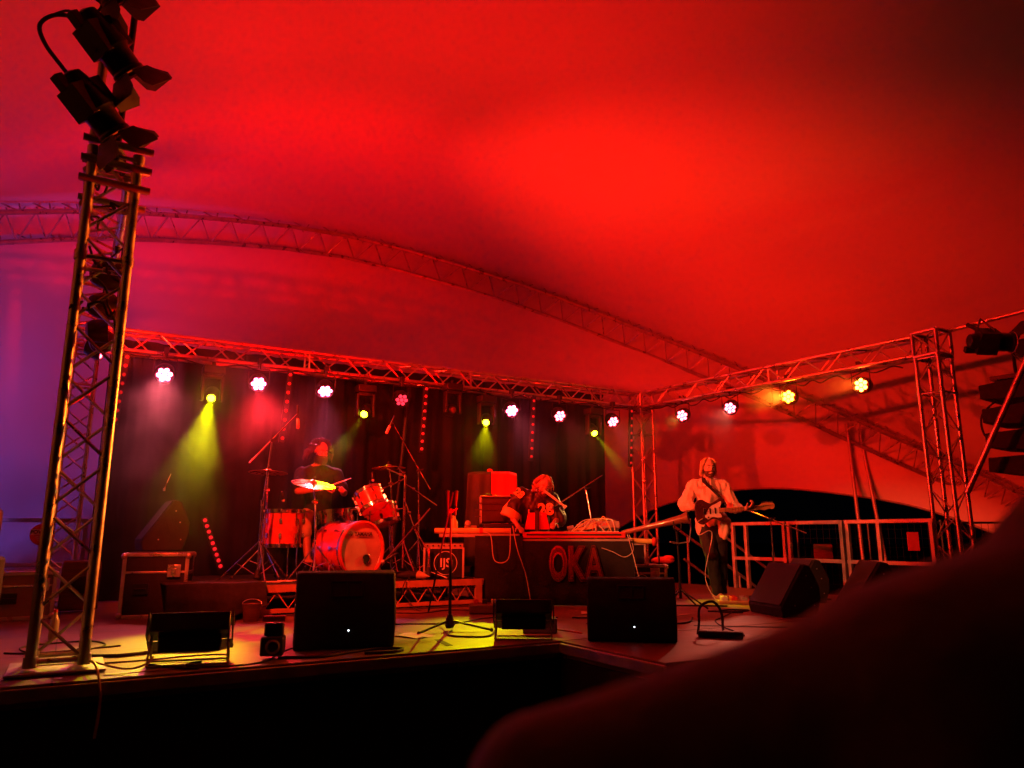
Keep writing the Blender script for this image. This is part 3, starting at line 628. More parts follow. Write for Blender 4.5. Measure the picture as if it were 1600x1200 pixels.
t = thing('strapped_bundle', 'small strapped bundle on the low flight case right end, at the tower foot', 'bundle', (6.98, 7.9, 1.36), R(-37))
b = MB(); b.ell((0, 0, 0), (.16, .06, .05), n=14); b.ell((.08, 0, .03), (.08, .05, .04), n=10); b.build('roll', 'redcloth', t); b = MB(); b.lathe([(.064, -.01), (.064, .01)], (-.05, 0, 0), (1, 0, 0), 14); b.build('strap', 'rubber', t)

# left edge rack and sub
t = thing('subwoofer', 'large black box at the lower left frame edge, its top edge faintly visible', 'loudspeaker', (-.80, 5.35, SZ), R(-8))
b = MB(); b.box((0, 0, .33), (.85, .8, .66)); b.build('cabinet', 'carpet', t, bevel=.02); b = MB(); b.box((0, -.405, .33), (.78, .012, .58)); b.build('grille', 'carpet', t)
t = thing('equipment_rack', 'orange lit equipment rack with handle and cable at the left frame edge', 'rack', (-.80, 7.35, SZ), R(-20))
b = MB(); b.box((0, 0, .5), (.5, .5, 1.0)); b.build('case_body', 'wood', t, bevel=.03); b = MB(); b.box((.19, -.256, .45), (.03, .02, .85)); b.box((-.19, -.256, .45), (.03, .02, .85)); b.box((.253, .0, .45), (.02, .05, .85)); b.build('rack_strip', 'alu', t)
for k in range(5): b = MB(); b.box((0, -.256, .12+.16*k), (.34, .02, .13)); b.build('rack_unit', 'blackmetal', t, bevel=.004)
b = MB(); b.tube(catmull([(.1, 0, .9), (.16, -.05, 1.0), (.12, -.05, 1.12), (.02, 0, 1.25)], 6), .012, 6); b.build('cable', 'rubber', t)
# sign
t = thing('round_sign', 'round red and white powder extinguisher sign on a post', 'sign', (-.25, 9.55, SZ))
b = MB(); b.box((0, .015, .35), (.055, .03, .7)); b.build('post', 'alu_dull', t, bevel=.004)
b = MB(); b.lathe([(.001, 0), (.115, 0), (.115, .012), (.001, .012)], (0, 0, .80), (0, -1, 0), 40); b.build('disc', 'signred', t)
b = MB(); b.box((0, -.0145, .825), (.222, .003, .06)); b.build('white_band', 'white', t); text('POWDER', .052, 'iris', t, (0, -.017, .825), (R(90), 0, 0), bold=.001)
for k in range(3): b = MB(); b.box((0, -.0145, .775-.02*k), (.12-.02*k, .003, .007)); b.build('small_print', 'white', t)
t = flight_case('purple lit storage box behind the nearest tower, below the round sign', (-.35, 8.9, SZ), R(5), .55, .45, .45, 'greyplastic')
t = thing('water_bottle', 'small clear bottle standing among cables behind the nearest tower', 'bottle', (-.03, 7.0, SZ))
b = MB(); b.lathe([(.001, 0), (.033, 0), (.035, .03), (.033, .14), (.015, .18), (.013, .2)], n=16); b.build('bottle_body', 'glass', t); b = MB(); b.lathe([(.015, .2), (.015, .22), (.001, .22)], n=12); b.build('cap', 'signred', t)
t = thing('stage_box', 'squat red lit cable box behind the nearest tower at the rail foot', 'box', (.15, 9.3, SZ)); b = MB(); b.box((0, 0, .28), (.36, .3, .5)); b.build('case_body', 'wood', t, bevel=.02); b = MB(); b.lathe([(.1, 0), (.09, .02), (.02, .03)], (0, -.15, .28), (0, -1, 0), 20); b.build('reel', 'rubber', t)

# floor flood lights facing the band
def flood(label, loc, rz, s=1):
    t = thing('floor_flood', label, 'flood light', loc, rz, group='floor flood lights facing the band'); t.scale = (s,)*3
    q = Euler((R(-28), 0, 0)).to_matrix()
    b = MB(); b.box((0, 0, .23), (.46, .16, .12), q); b.box((0, .0, .13), (.36, .1, .1)); b.build('housing', 'blackmetal', t, bevel=.008)
    for sz, a in ((1, 0), (-1, 0)): b = MB(); b.box(V(0, 0, .23)+q @ V(0, .12, sz*.075), (.5, .14, .006), q); b.build('barn_door', 'black', t)
    for sx in (-1, 1): b = MB(); b.box(V(0, 0, .23)+q @ V(sx*.245, .04, 0), (.008, .2, .15), q); b.build('side_plate', 'black', t)
    b = MB(); b.box(V(0, 0, .23)+q @ V(0, .083, 0), (.42, .006, .10), q); b.build('lens', 'floodlens', t)
    b = MB()
    for sx in (-1, 1): b.tube([(sx*.22, 0, .2), (sx*.23, -.08, .01), (sx*.23, .12, .01), (sx*.22, 0, .2)], .007, 6)
    b.tube([(-.23, -.08, .01), (.23, -.08, .01)], .007, 6); b.tube([(-.23, .12, .01), (.23, .12, .01)], .007, 6); b.build('wire_stand', 'alu_dull', t)
    return t
f1 = flood('black floor flood light on wire stand at the left stage edge', (.72, 5.22, SZ), R(-12), 1.0)
f2 = flood('black floor flood light in front of the table, left of the right floor monitor', (3.12, 5.16, SZ), R(-32), .95)
RC = (1, .0, .0)
def wash(src, pos, el, az, cone, W_):
    d = V(math.sin(R(az))*math.cos(R(el)), math.cos(R(az))*math.cos(R(el)), math.sin(R(el))); spot(pos, V(*pos)+d*5, RC, W_, cone, src, blend=1.0, rad=.09)
wash(f1, (.78, 5.45, 1.35), 70, 90, 70, 760)
wash(f2, (3.2, 5.4, 1.35), 38, -60, 70, 876)
wash(f2, (3.2, 5.4, 1.35), 40, -10, 68, 2050)
wash(f2, (3.2, 5.4, 1.35), 54, 25, 120, 600)

# ------------------------------------------------------------------ microphone stands
def mic(b_, p, d, r=.024):
    d = Vector(d).normalized(); p = Vector(p); b_.lathe([(.001, -.17), (.011, -.168), (.014, -.05), (.018, -.03)], p, d, 12); return d
def mic_stand(label, base, h, clutch_to, tip, tail, legs=3, rot=0, lr=.36, mic_dir=None, big=False, m='chrome', legh=.28, pencil=False, nomic=False):
    base = Vector(base); t = thing('microphone_stand', label, 'microphone stand', base)
    c = Vector(clutch_to)-base
    b = MB(); b.tube([(0, 0, .06), (c.x*.0, 0, c.z*.55)], .013, 10); b.tube([(0, 0, c.z*.5), c], .009, 10); b.lathe([(.018, -.03), (.02, .03)], (0, 0, c.z*.55), n=10); b.build('pole', m, t)
    for k in range(legs):
        a = rot+k*2*math.pi/legs; e = V(math.cos(a)*lr, math.sin(a)*lr, .012); b = MB(); b.tube([(0, 0, legh*.3 if not big else legh), e], .009, 8)
        if big: b.tube([(0, 0, .06), e*.55+V(0, 0, legh*.45)], .007, 6)
        lg = b.build('leg', m, t); b = MB(); b.ell(e, .016, n=8); b.build('rubber_foot', 'rubber', lg)
    b = MB(); b.lathe([(.03, .02), (.045, .05), (.02, .13)], n=12); b.build('hub', 'rubber', t)
    tp, tl = Vector(tip)-base, Vector(tail)-base
    b = MB(); b.tube([tl, tp], .008, 8); b.build('boom_arm', m, t); b = MB(); b.lathe([(.02, -.022), (.02, .022)], c, (0, 1, 0), 12); b.tube([c+V(0, -.02, 0), c+V(.05, -.04, .02)], .007, 6); b.build('clutch', 'black', t)
    if not nomic:
        d = Vector(mic_dir or (0, 0, -1)).normalized(); mb = MB()
        if pencil: mb.lathe([(.001, -.09), (.013, -.088), (.013, .06), (.01, .065)], tp, d, 12); gr = (.015, .05)
        else: mb.lathe([(.008, -.16), (.012, -.15), (.017, 0)], tp, d, 12)
        mo = mb.build('microphone', 'blackmetal', t); hb = MB()
        if pencil: hb.lathe([(.017, 0), (.019, .02), (.019, .1), (.012, .11)], tp+d*.06, d, 12)
        else: hb.ell(tp+d*.02, .027, n=12)
        hb.build('mic_head', 'alu_dull', mo)
    return t
mic_stand('tall boom microphone stand left of the drum kit with large microphone up high', (1.74, 8.25, RZ), 1, (1.80, 8.25, 2.70), (2.06, 8.25, 3.02), (1.58, 8.25, 2.45), rot=.5, lr=.42, mic_dir=(.05, 0, -1), big=True, legh=.42, pencil=True)
mic_stand('tall boom microphone stand right of the drum kit leaning its arm to the left', (3.78, 8.8, RZ), 1, (3.76, 8.8, 2.50), (3.38, 8.8, 3.1), (3.93, 8.8, 2.27), rot=.2, lr=.40, mic_dir=(-.45, 0, -1), big=True, legh=.42, pencil=True)
mic_stand('empty black microphone stand at stage front centre, boom folded down', (2.86, 5.94, SZ), 1, (2.85, 5.94, 1.90), (2.87, 5.94, 2.06), (2.66, 5.94, 1.06), rot=3.5, lr=.36, m='blackmetal', nomic=True)
for k, (x, lb) in enumerate(((2.82, 'left one of two thin dark microphones upright on the centre stand'), (2.89, 'right one of two thin dark microphones upright on the centre stand'))):
    b = MB(); b.lathe([(.001, -.02), (.011, -.018), (.013, .1), (.017, .12), (.018, .19), (.001, .2)], (x, 5.93, 1.88), (.04*(k*2-1), 0, 1), 12); tag(b.build('microphone', 'blackmetal'), lb, 'microphone')
mic_stand('boom microphone stand by the mixer with thin arm reaching to the keyboard player mouth', (5.42, 7.3, SZ), 1, (5.40, 7.45, 2.25), (4.98, 7.55, 2.02), (5.62, 7.4, 2.42), rot=1, lr=.32, mic_dir=(-.8, 0, -.15))
mic_stand('boom stand at right in front of the rail with a long low arm', (8.0, 6.9, SZ), 1, (8.0, 6.9, 1.90), (7.86, 7.2, 2.04), (8.25, 6.55, 1.72), rot=.7, lr=.3, mic_dir=(-.6, .2, .2))
mic_stand('low kick drum microphone stand with boom pointing into the bass drum', (3.55, 7.95, RZ), 1, (3.38, 8.0, 1.78), (2.98, 7.84, 1.42), (3.62, 8.1, 2.0), rot=1.2, lr=.25, mic_dir=(-.6, .3, -.4))

# ------------------------------------------------------------------ drums
def drum(name, label, c, axis, r, dep, m='reddrum', nl=8, headm='drumskin', group=None, head_both=True):
    axis = Vector(axis).normalized(); t = thing(name, label, 'drum', c, group=group); q = V(0, 0, 1).rotation_difference(axis).to_matrix()
    b = MB(); b.lathe([(r-.006, -dep/2+.012), (r, -dep/2+.015), (r, dep/2-.015), (r-.006, dep/2-.012)], (0, 0, 0), axis, 44); b.build('shell', m, t)
    for s in (-1, 1):
        b = MB(); b.lathe([(r+.003, s*(dep/2-.03)), (r+.011, s*(dep/2-.03)), (r+.011, s*(dep/2+.012)), (r+.003, s*(dep/2+.014)), (r-.003, s*(dep/2+.005))], (0, 0, 0), axis, 44, False); b.build('hoop', 'chrome', t)
        b = MB(); b.lathe([(r+.002, s*(dep/2-.004)), (r-.004, s*(dep/2+.003)), (.001, s*(dep/2+.003))], (0, 0, 0), axis, 44); b.build('drumhead', headm, t)
        for k in range(nl):
            a = 2*math.pi*(k+.5)/nl; e = V(math.cos(a), math.sin(a), 0); p = e*(r+.016)
            b = MB(); b.tube([q @ (p+V(0, 0, s*(dep/2+.015))), q @ (p+V(0, 0, s*(dep*.22)))], .0045, 6); b.box(q @ (e*(r+.012)+V(0, 0, s*dep*.2)), (.026, .026, .05), q @ Matrix.Rotation(a, 3, 'Z')); b.box(q @ (p+V(0, 0, s*(dep/2-.005))), (.02, .018, .03), q @ Matrix.Rotation(a, 3, 'Z')); b.build('tension_lug', 'chrome', t)
    return t, q
ka = V(math.sin(R(22)), -math.cos(R(22)), 0)
kc = V(2.80, 8.12, RZ+.325)-ka*.22
t, q = drum('bass_drum', 'red bass drum lying on its side with pale front head and YAMAHA lettering', kc, ka, .30, .44, nl=10)
yawk = R(22); fr = ka*.235
b = MB(); b.lathe([(.298, .226), (.318, .226), (.318, .262), (.298, .264), (.298, .226)], (0, 0, 0), ka, 48, False); b.build('front_hoop', 'reddrum', t)
text('YAMAHA', .062, 'iris', t, fr+V(0.02, 0, .17), (R(90), 0, yawk), 'brand_lettering', bold=.0015)
px = V(math.cos(yawk), math.sin(yawk), 0)
b = MB(); cpt = fr+V(0, 0, .172)-px*.16
b.tube([cpt+px*.024*math.cos(2*math.pi*i/24)+V(0, 0, .024*math.sin(2*math.pi*i/24)) for i in range(25)], .003, 6, cap=False)
for k in range(3): a = R(90+120*k); b.tube([cpt, cpt+px*.02*math.cos(a)+V(0, 0, .02*math.sin(a))], .0025, 6)
b.build('brand_emblem', 'iris', t)
b = MB(); b.lathe([(.048, .0), (.055, .004), (.048, .008)], fr+px*.075+V(0, 0, -.10), ka, 28, False); b.build('port_ring', 'chrome', t)
b = MB(); b.lathe([(.047, .0), (.047, .003), (.001, .003)], fr+px*.075+V(0, 0, -.10), ka, 28); b.build('port_hole', 'rubber', t)
for sx in (-1, 1): b = MB(); b.tube([px*sx*.29+ka*.08+V(0, 0, -.1), px*sx*.42+ka*.2+V(0, 0, -.31)], .009, 8); b.build('spur', 'chrome', t)
t, q = drum('floor_tom', 'red floor tom standing left of the bass drum', (2.10, 8.75, 1.77), (0, 0, 1), .205, .40, nl=8)
for k in range(3): a = R(60+120*k); e = V(math.cos(a), math.sin(a), 0)*.225; b = MB(); b.tube([e+V(0, 0, .1), e+V(0, 0, -.35), e*1.12+V(0, 0, -.555)], .008, 8); b.build('leg', 'chrome', t)
t, q = drum('rack_tom', 'red rack tom mounted above the bass drum, tilted toward the drummer', (3.0, 8.42, 2.10), (-.30, .42, .85), .155, .22, nl=6)
b = MB(); b.tube([(0, 0, -.1), (.0, .0, -.3)], .013, 8); b.lathe([(.02, -.02), (.02, .02)], (.09, -.1, .02), (1, -1, 0), 12); b.build('mount_post', 'chrome', t)
t, q = drum('rack_tom', 'second red tom low behind the rack tom, right of the snare', (3.22, 8.62, 1.93), (-.2, .25, .95), .18, .22, nl=8)
b = MB(); b.tube([(.1, 0, -.08), (.15, 0, -.7)], .012, 8); b.build('mount_post', 'chrome', t)
t, q = drum('snare_drum', 'chrome snare drum between drummer knees behind the bass drum', (2.68, 8.72, 1.90), (-.05, .12, 1), .175, .13, 'chrome', 8)
for k in range(3): a = R(30+120*k); b = MB(); b.tube([(0, 0, -.3), (math.cos(a)*.24, math.sin(a)*.24, -.685)], .008, 8); b.build('stand_leg', 'chrome', t)
b = MB(); b.tube([(0, 0, -.09), (0, 0, -.35)], .01, 8); b.build('stand_post', 'chrome', t)
def cymbal(label, c, tilt, r, base, name='cymbal', rot=0, hh=False, bend=None):
    base = Vector(base); c = Vector(c); t = thing('cymbal_stand', label, 'cymbal', base); cc = c-base; tilt = Vector(tilt).normalized()
    prof = [(.008, .022), (.03, .020), (.045, .004), (r*.5, -.008), (r, -.026), (r, -.028), (r*.5, -.011), (.045, 0), (.008, .018)]
    b = MB(); b.lathe(prof, cc, tilt, 48); b.build('cymbal', 'cymbal', t)
    if hh: b = MB(); b.lathe([(a, -z-.03) for a, z in prof], cc, tilt, 48); b.build('cymbal', 'cymbal', t)
    j = V(cc.x*.55, cc.y*.55, cc.z-.22) if bend is None else Vector(bend)-base
    b = MB(); b.tube([(0, 0, .1), (j.x*.2, j.y*.2, j.z*.5), j], .011, 10); b.tube([j, cc-tilt*.02], .008, 8); b.tube([cc, cc+tilt*.05], .006, 8); b.build('stand_pole', 'chrome', t)
    b = MB(); b.lathe([(.016, 0), (.018, .02), (.008, .03)], cc+tilt*.028, tilt, 12); b.build('wing_nut', 'rubber', t)
    b = MB(); b.lathe([(.022, -.025), (.022, .025)], j, (1, 0, 0), 12); b.tube([j, j+V(-.04, -.03, 0)], .012, 6); b.build('clamp', 'chrome', t)
    for k in range(3):
        a = rot+k*2.094; e = V(math.cos(a)*.33, math.sin(a)*.33, .012); b = MB(); b.tube([(0, 0, .38), e], .009, 8); b.tube([(0, 0, .14), e*.5+V(0, 0, .2)], .006, 6); lg = b.build('leg', 'chrome', t); fb = MB(); fb.ell(e, .018, n=8); fb.build('rubber_foot', 'rubber', lg)
    return t
cymbal('large tilted ride cymbal in front of the drummer chest, yellow reflections', (2.28, 8.25, 2.27), (.05, -.30, 1), .24, (2.28, 8.05, RZ), rot=.2)
cymbal('crash cymbal seen edge-on left of the drummer', (1.92, 8.9, 2.43), (.04, .05, 1), .22, (1.95, 9.0, RZ), rot=.9)
cymbal('small crash cymbal seen edge-on right of the drummer', (3.36, 8.8, 2.54), (-.03, .02, 1), .21, (3.42, 8.75, RZ), rot=.4)
cymbal('hi-hat pair low at the drummer left hand behind the toms', (3.05, 9.0, 2.02), (0, .03, 1), .17, (3.05, 9.0, RZ), rot=.1, hh=True, bend=(3.05, 9.0, 1.8))
t = thing('drum_hardware', 'cluster of chrome rods and clamps right of the toms on a tripod', 'drum stand', (3.46, 8.5, RZ))
b = MB(); b.tube([(0, 0, .1), (0, 0, 1.2)], .015, 10); b.build('pole', 'chrome', t)
for (p, q_) in (((0, 0, 1.18), (-.2, .1, 1.28)), ((0, 0, 1.2), (-.1, 0, 1.3)), ((0, 0, 1.1), (.45, .05, .85)), ((0, 0, 1.16), (-.3, .0, 1.02)), ((-.02, 0, .8), (-.3, .1, .75)), ((0, 0, .9), (.25, 0, .3))): b = MB(); b.tube([p, q_], .009, 8); b.lathe([(.018, -.02), (.018, .02)], Vector(p).lerp(Vector(q_), .25), (1, 0, 0), 10); b.build('rod', 'chrome', t)
for k in range(3): a = .6+2.094*k; b = MB(); b.tube([(0, 0, .4), (math.cos(a)*.35, math.sin(a)*.35, .012)], .01, 8); b.build('leg', 'chrome', t)
t = thing('drum_stool', 'round black drum stool under the drummer', 'stool', (2.60, 9.25, RZ)); b = MB(); b.lathe([(.001, .44), (.15, .44), (.17, .47), (.16, .51), (.001, .52)], n=28); b.build('seat', 'rubber', t)
for k in range(3): b = MB(); a = 2.094*k; b.tube([(0, 0, .43), (0, 0, .25), (math.cos(a)*.22, math.sin(a)*.22, .01)], .011, 8); b.build('leg', 'chrome', t)
# small mics clipped near the toms
for c, d, lb in (((2.0, 8.45, 2.1), (.25, .1, -1), 'small clip microphone above the floor tom rim'), ((3.12, 8.7, 2.38), (.1, 0, -1), 'small microphone hanging at the right cymbal beside the rack tom')):
    t = thing('clip_microphone', lb, 'microphone', c); b = MB(); b.lathe([(.008, -.07), (.015, -.06), (.018, .02)], (0, 0, 0), d, 12); b.build('body', 'blackmetal', t); b = MB(); b.ell(Vector(d).normalized()*.03, .02, n=10); b.build('mic_head', 'alu_dull', t)
    b = MB(); b.tube([(0, 0, 0), (-.03, .02, -.05), (-.03, .03, -.12)], .004, 6); b.build('clip', 'black', t)

# ------------------------------------------------------------------ tables
TH = .75; AZ = R(-37)
def table(label, loc, w, d, rz, hang=True):
    t = thing('table', label, 'table', loc, rz)
    b = MB(); b.box((0, 0, TH-.02), (w, d, .04)); b.build('tabletop', 'greyplastic', t, bevel=.006)
    for sx in (-1, 1):
        for sy in (-1, 1): b = MB(); b.tube([(sx*(w/2-.06), sy*(d/2-.06), 0), (sx*(w/2-.06), sy*(d/2-.06), TH-.04)], .015, 8); b.build('leg', 'blackmetal', t)
    return t
def skirt(label, loc, w, d, rz, drop=.72):
    vs = []; fs = []; per = [(-w/2, d/2), (-w/2, -d/2), (w/2, -d/2), (w/2, d/2)]; pts = []
    for a, c in zip(per[:-1], per[1:]):
        n = max(8, int(math.hypot(c[0]-a[0], c[1]-a[1])*50))
        for k in range(n): pts.append((a[0]+(c[0]-a[0])*k/n, a[1]+(c[1]-a[1])*k/n))
    pts.append(per[-1])
    for i, (x, y) in enumerate(pts):
        f = .012*math.sin(i*.55)+.008*math.sin(i*.23+1)
        for j in range(6): u = j/5; r_ = 1+f*u*1.2+.01*u; vs.append((x*r_+.0, y*(1.01+f*u*2+.02*u), TH-.03-drop*u+.006))
    for i in range(len(pts)-1):
        for j in range(5): k = i*6+j; fs.append((k, k+6, k+7, k+1))
    b = MB(); b.add(vs, fs); o = b.build('table_cloth', 'cloth'); o.location = loc; o.rotation_euler = (0, 0, rz); s = o.modifiers.new('t', 'SOLIDIFY'); s.thickness = .004; tag(o, label, 'table cloth'); return o
TL = (4.30, 8.12, SZ+.06); TC = (5.28, 7.50, SZ)
table('left table behind the amplifier holding an open case and yellow lit items', TL, .95, .55, R(-30)); skirt('plain black cloth around the right part of the left table', (TL[0]+.20, TL[1]-.115, TL[2]), .56, .6, R(-30), .78)
table('right hand table with keyboard and mixer under the black lettered cloth', TC, 1.3, .6, AZ); cl = skirt('black cloth with red hand painted OKA lettering on the keyboard table', TC, 1.34, .64, AZ)
for off, mm, dy, nm in ((.030, 'redline', -.350, 'letter_outline'), (.021, 'iris', -.353, 'letter_gap'), (.006, 'redprint', -.356, 'lettering')):
    for k, ch in enumerate('OKA'):
        o = text(ch, .50, mm, cl, (-.20+k*.205, dy-.012, .455), (R(90), 0, 0), nm, ext=.001, offset=off); o.scale = (.50 if k == 0 else .58, 1, 1)

def L2W(loc, rz, p):
    return Vector(loc)+Matrix.Rotation(rz, 3, 'Z') @ Vector(p)
# left table: long tray, case, odds
def onL(x, y, z=0): return L2W((TL[0], TL[1], TL[2]+TH), R(-30), (x, y, z))
def onC(x, y, z=0): return L2W((TC[0], TC[1], TC[2]+TH), AZ, (x, y, z))
t = thing('wooden_tube', 'long pale tube lying along the left table front edge', 'tube', onL(-.08, -.24, .035), R(-30)); b = MB(); b.tube([(-.45, 0, 0), (.45, 0, 0)], .032, 14); b.build('shaft', 'yellowplastic', t); b = MB(); b.lathe([(.036, -.02), (.036, .02)], (.1, 0, 0), (1, 0, 0), 14); b.build('band', 'redcloth', t)
t = thing('hard_case', 'open ridged equipment case lid standing upright on the left table', 'case', onL(.26, .02, 0), R(-20))
b = MB(); b.box((0, .02, .06), (.5, .36, .12)); b.build('case_base', 'black', t, bevel=.012)
b = MB(); b.box((0, .12, .29), (.50, .10, .32), (R(-6), 0, 0)); b.build('lid', 'brownplastic', t, bevel=.02)
b = MB()
for sx in (-1, 1): b.box((sx*.246, .12, .29), (.016, .12, .34), (R(-6), 0, 0))
b.box((0, .105, .45), (.5, .12, .016), (R(-6), 0, 0)); b.build('rim', 'alu_dull', t, bevel=.003)
for k in range(3): b = MB(); b.box((-.1+.0*k, .063, .21+k*.08), (.44, .008, .012), (R(-6), 0, 0)); b.build('rib', 'brownplastic', t)
for sx in (-1, 1): b = MB(); b.box((sx*.15, .07, .47), (.08, .05, .025)); b.build('latch', 'black', t, bevel=.004)
t = thing('spray_bottle', 'yellow lit bottle standing at the left end of the left table', 'bottle', onL(-.32, 0, 0)); b = MB(); b.lathe([(.001, 0), (.045, 0), (.05, .05), (.045, .14), (.02, .19), (.02, .22)], n=18); b.build('bottle_body', 'yellowplastic', t); b = MB(); b.box((0, 0, .24), (.03, .08, .05)); b.build('spray_head', 'black', t, bevel=.005)
t = thing('small_device', 'small pale gadget between the bottle and open case', 'device', onL(-.12, .0, 0), R(-20)); b = MB(); b.box((0, 0, .05), (.14, .12, .1)); b.build('casing', 'orangewood', t, bevel=.008); b = MB(); b.lathe([(.035, 0), (.035, .05), (.02, .06)], (-.04, -.02, .11), (0, -1, .4), 18); b.build('dial', 'greyplastic', t)
t = thing('folded_cloth', 'crumpled pale green cloth on the left table front corner', 'cloth', onL(-.36, -.12, .02)); b = MB(); rr = random.Random(4)
for k in range(9): b.ell((rr.uniform(-.06, .06), rr.uniform(-.05, .05), rr.uniform(0, .03)), (rr.uniform(.03, .06), rr.uniform(.02, .05), .02), n=10)
b.build('folds', 'yellowplastic', t)
# red draped box behind
def draped():
    t = thing('draped_cabinet', 'tall speaker cabinet behind the left table hidden by red and dark cloth', 'loudspeaker', (4.93, 9.0, SZ), R(-28))
    b = MB(); b.box((0, 0, .8), (.56, .42, 1.6)); b.build('cabinet', 'carpet', t, bevel=.02)
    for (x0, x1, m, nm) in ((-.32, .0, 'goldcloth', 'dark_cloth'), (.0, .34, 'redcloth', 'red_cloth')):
        vs = []; fs = []; n = 24
        for i in range(n+1):
            x = x0+(x1-x0)*i/n
            prof = [(.24, .3), (.24, 1.58), (.2, 1.635), (-.18, 1.64), (-.235, 1.60), (-.26, 1.3), (-.28, .8), (-.30, .4)]
            for j, (y, z) in enumerate(prof):
                fl = 1+max(0, (1.6-z))*.12; xx = x*fl; drop = -.03*max(0, abs(x)-.24)*20*.4 if z > 1.55 else 0
                vs.append((xx, y+(.014*math.sin(x*40+j)+.01*math.sin(x*17))*(1 if z < 1.5 else .3), z+drop))
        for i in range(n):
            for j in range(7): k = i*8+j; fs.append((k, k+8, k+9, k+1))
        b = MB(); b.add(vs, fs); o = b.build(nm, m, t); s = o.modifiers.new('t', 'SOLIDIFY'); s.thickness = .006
    b = MB(); b.ell((-.02, -.1, 1.66), (.04, .03, .025), n=12); b.build('knot', 'redcloth', t)
draped()
# keyboard table contents
t = thing('keyboard', 'long keyboard on the front edge of the lettered table with red lit case', 'keyboard', onC(-.02, -.18, 0), AZ)
b = MB(); b.box((0, 0, .045), (1.2, .26, .07)); b.build('case_body', 'redcloth', t, bevel=.01)
b = MB(); b.box((0, .05, .083), (1.05, .12, .01)); b.build('white_keys', 'white', t); b = MB()
for k in range(25): b.box((-.5+k*.042, .07, .093), (.014, .07, .012))
b.build('black_keys', 'iris', t)
b = MB(); b.box((0, -.133, .05), (1.1, .006, .02)); b.build('front_strip', 'black', t)
t = thing('drum_pad', 'angled red electronic pad with dark vertical bar in front of the keyboard player', 'drum pad', onC(-.46, -.12, .08), AZ)
b = MB(); q = Euler((R(62), 0, 0)).to_matrix(); b.prism([(-.1, -.1), (.1, -.1), (.07, .1), (-.07, .1)], .03, Matrix.Translation((0, 0, .13)) @ Matrix.Rotation(R(90), 4, 'Z')); b.v = [(v[0]*1.55, v[1], v[2]) for v in b.v]; b.build('pad', 'redcloth', t, bevel=.008)
b = MB(); b.box((0, -.035, .08), (.05, .03, .36)); b.build('upright_bar', 'black', t, bevel=.004)
for sx in (-1, 1): b = MB(); b.lathe([(.012, 0), (.012, .04)], (sx*.1, 0, .23), n=10); b.build('clamp', 'alu_dull', t)
t = thing('mixing_desk', 'slanted audio mixer with name TASCAM on its rear and many plugged cables', 'mixer', onC(.30, .08, .07), R(-33))
b = MB(); b.prism([(-.17, .06), (-.17, .14), (.2, .05), (.2, .0)], .42); b.build('chassis', 'greyplastic', t, bevel=.006); text('TASCAM', .055, 'cablered', t, (-.02, -.1715, .10), (R(90), 0, 0), 'brand_lettering', bold=.001)
for r_ in range(5):
    b = MB()
    for c_ in range(9): b.lathe([(.008, 0), (.006, .014)], (-.18+c_*.045, -.08+r_*.06, .125-r_*.0145), (0, .2, 1), 8)
    b.build('knob_row', 'white', t)
t = thing('effects_board', 'sloping board of effect units left of the mixer, yellow lit edge', 'effects unit', onC(.05, .02, .08), R(-36)); b = MB(); b.box((0, 0, .03), (.4, .26, .045), (0, R(-12), 0)); b.build('board', 'orangewood', t, bevel=.006)
for k in range(3): b = MB(); b.box((-.12+k*.12, 0, .075+.026*k-.02), (.08, .13, .04), (0, R(-12), 0)); b.build('pedal', 'greyplastic', t, bevel=.006)
rr = random.Random(8)
for k in range(16):
    a = onC(rr.uniform(.18, .5), rr.uniform(-.02, .12), .14); e = onC(rr.uniform(-.12, .5), rr.uniform(-.3, .0), rr.uniform(.03, .1)); m_ = (a+e)/2+V(rr.uniform(-.08, .08), rr.uniform(-.08, 0), rr.uniform(.06, .16)) if k % 3 else (a+e)/2+V(-.05, -.12, -.06)
    b = MB(); b.tube(catmull([a, a+V(0, 0, .08), m_, e], 7), .0055, 6); tag(b.build('patch_cable', ('cablered', 'cablewhite', 'yellowplastic', 'cablewhite')[k % 4]), 'thin patch cable in the tangle over the mixer', 'cable', 'patch cables tangled over the mixer')
for k in range(7):
    p = onC(.22+.045*k, .08, .13); b = MB(); b.tube([p, p+V(0, 0, .075)], .006, 8); b.tube([p+V(0, 0, .0), p+V(0, 0, .03)], .009, 8); tag(b.build('jack_plug', 'alu'), 'upright jack plug in the mixer back row', 'plug', 'jack plugs standing in the mixer')
t = thing('wooden_tube', 'yellow lit tube with red end sticking out right from the lettered table', 'tube', onC(.52, -.22, -.01), AZ); b = MB(); b.tube([(0, 0, 0), (.36, 0, -.02)], .03, 14); b.build('shaft', 'yellowplastic', t); b = MB(); b.ell((.39, 0, -.02), (.035, .05, .05), n=14); b.build('end_cap', 'redcloth', t)
for (p, q_, lb, mm) in (((4.15, 7.75, 1.73), (4.42, 7.6, 1.76), 'pale cable hanging in a deep loop from the left table', 'cablewhite'), ((4.45, 7.6, 1.8), (4.6, 7.45, .95), 'pale cable trailing down between the two tables', 'cablewhite')):
    b = MB(); p, q_ = Vector(p), Vector(q_); pts = [p, p+V(.06, -.06, -.05), p+V(.1, -.08, -.32), q_+V(-.05, -.04, -.33), q_] if 'loop' in lb else [p, p.lerp(q_, .3)+V(-.03, -.03, 0), p.lerp(q_, .65)+V(.02, 0, 0), q_]
    b.tube(catmull(pts, 8), .006, 6); tag(b.build('hanging_cable', mm), lb, 'cable')
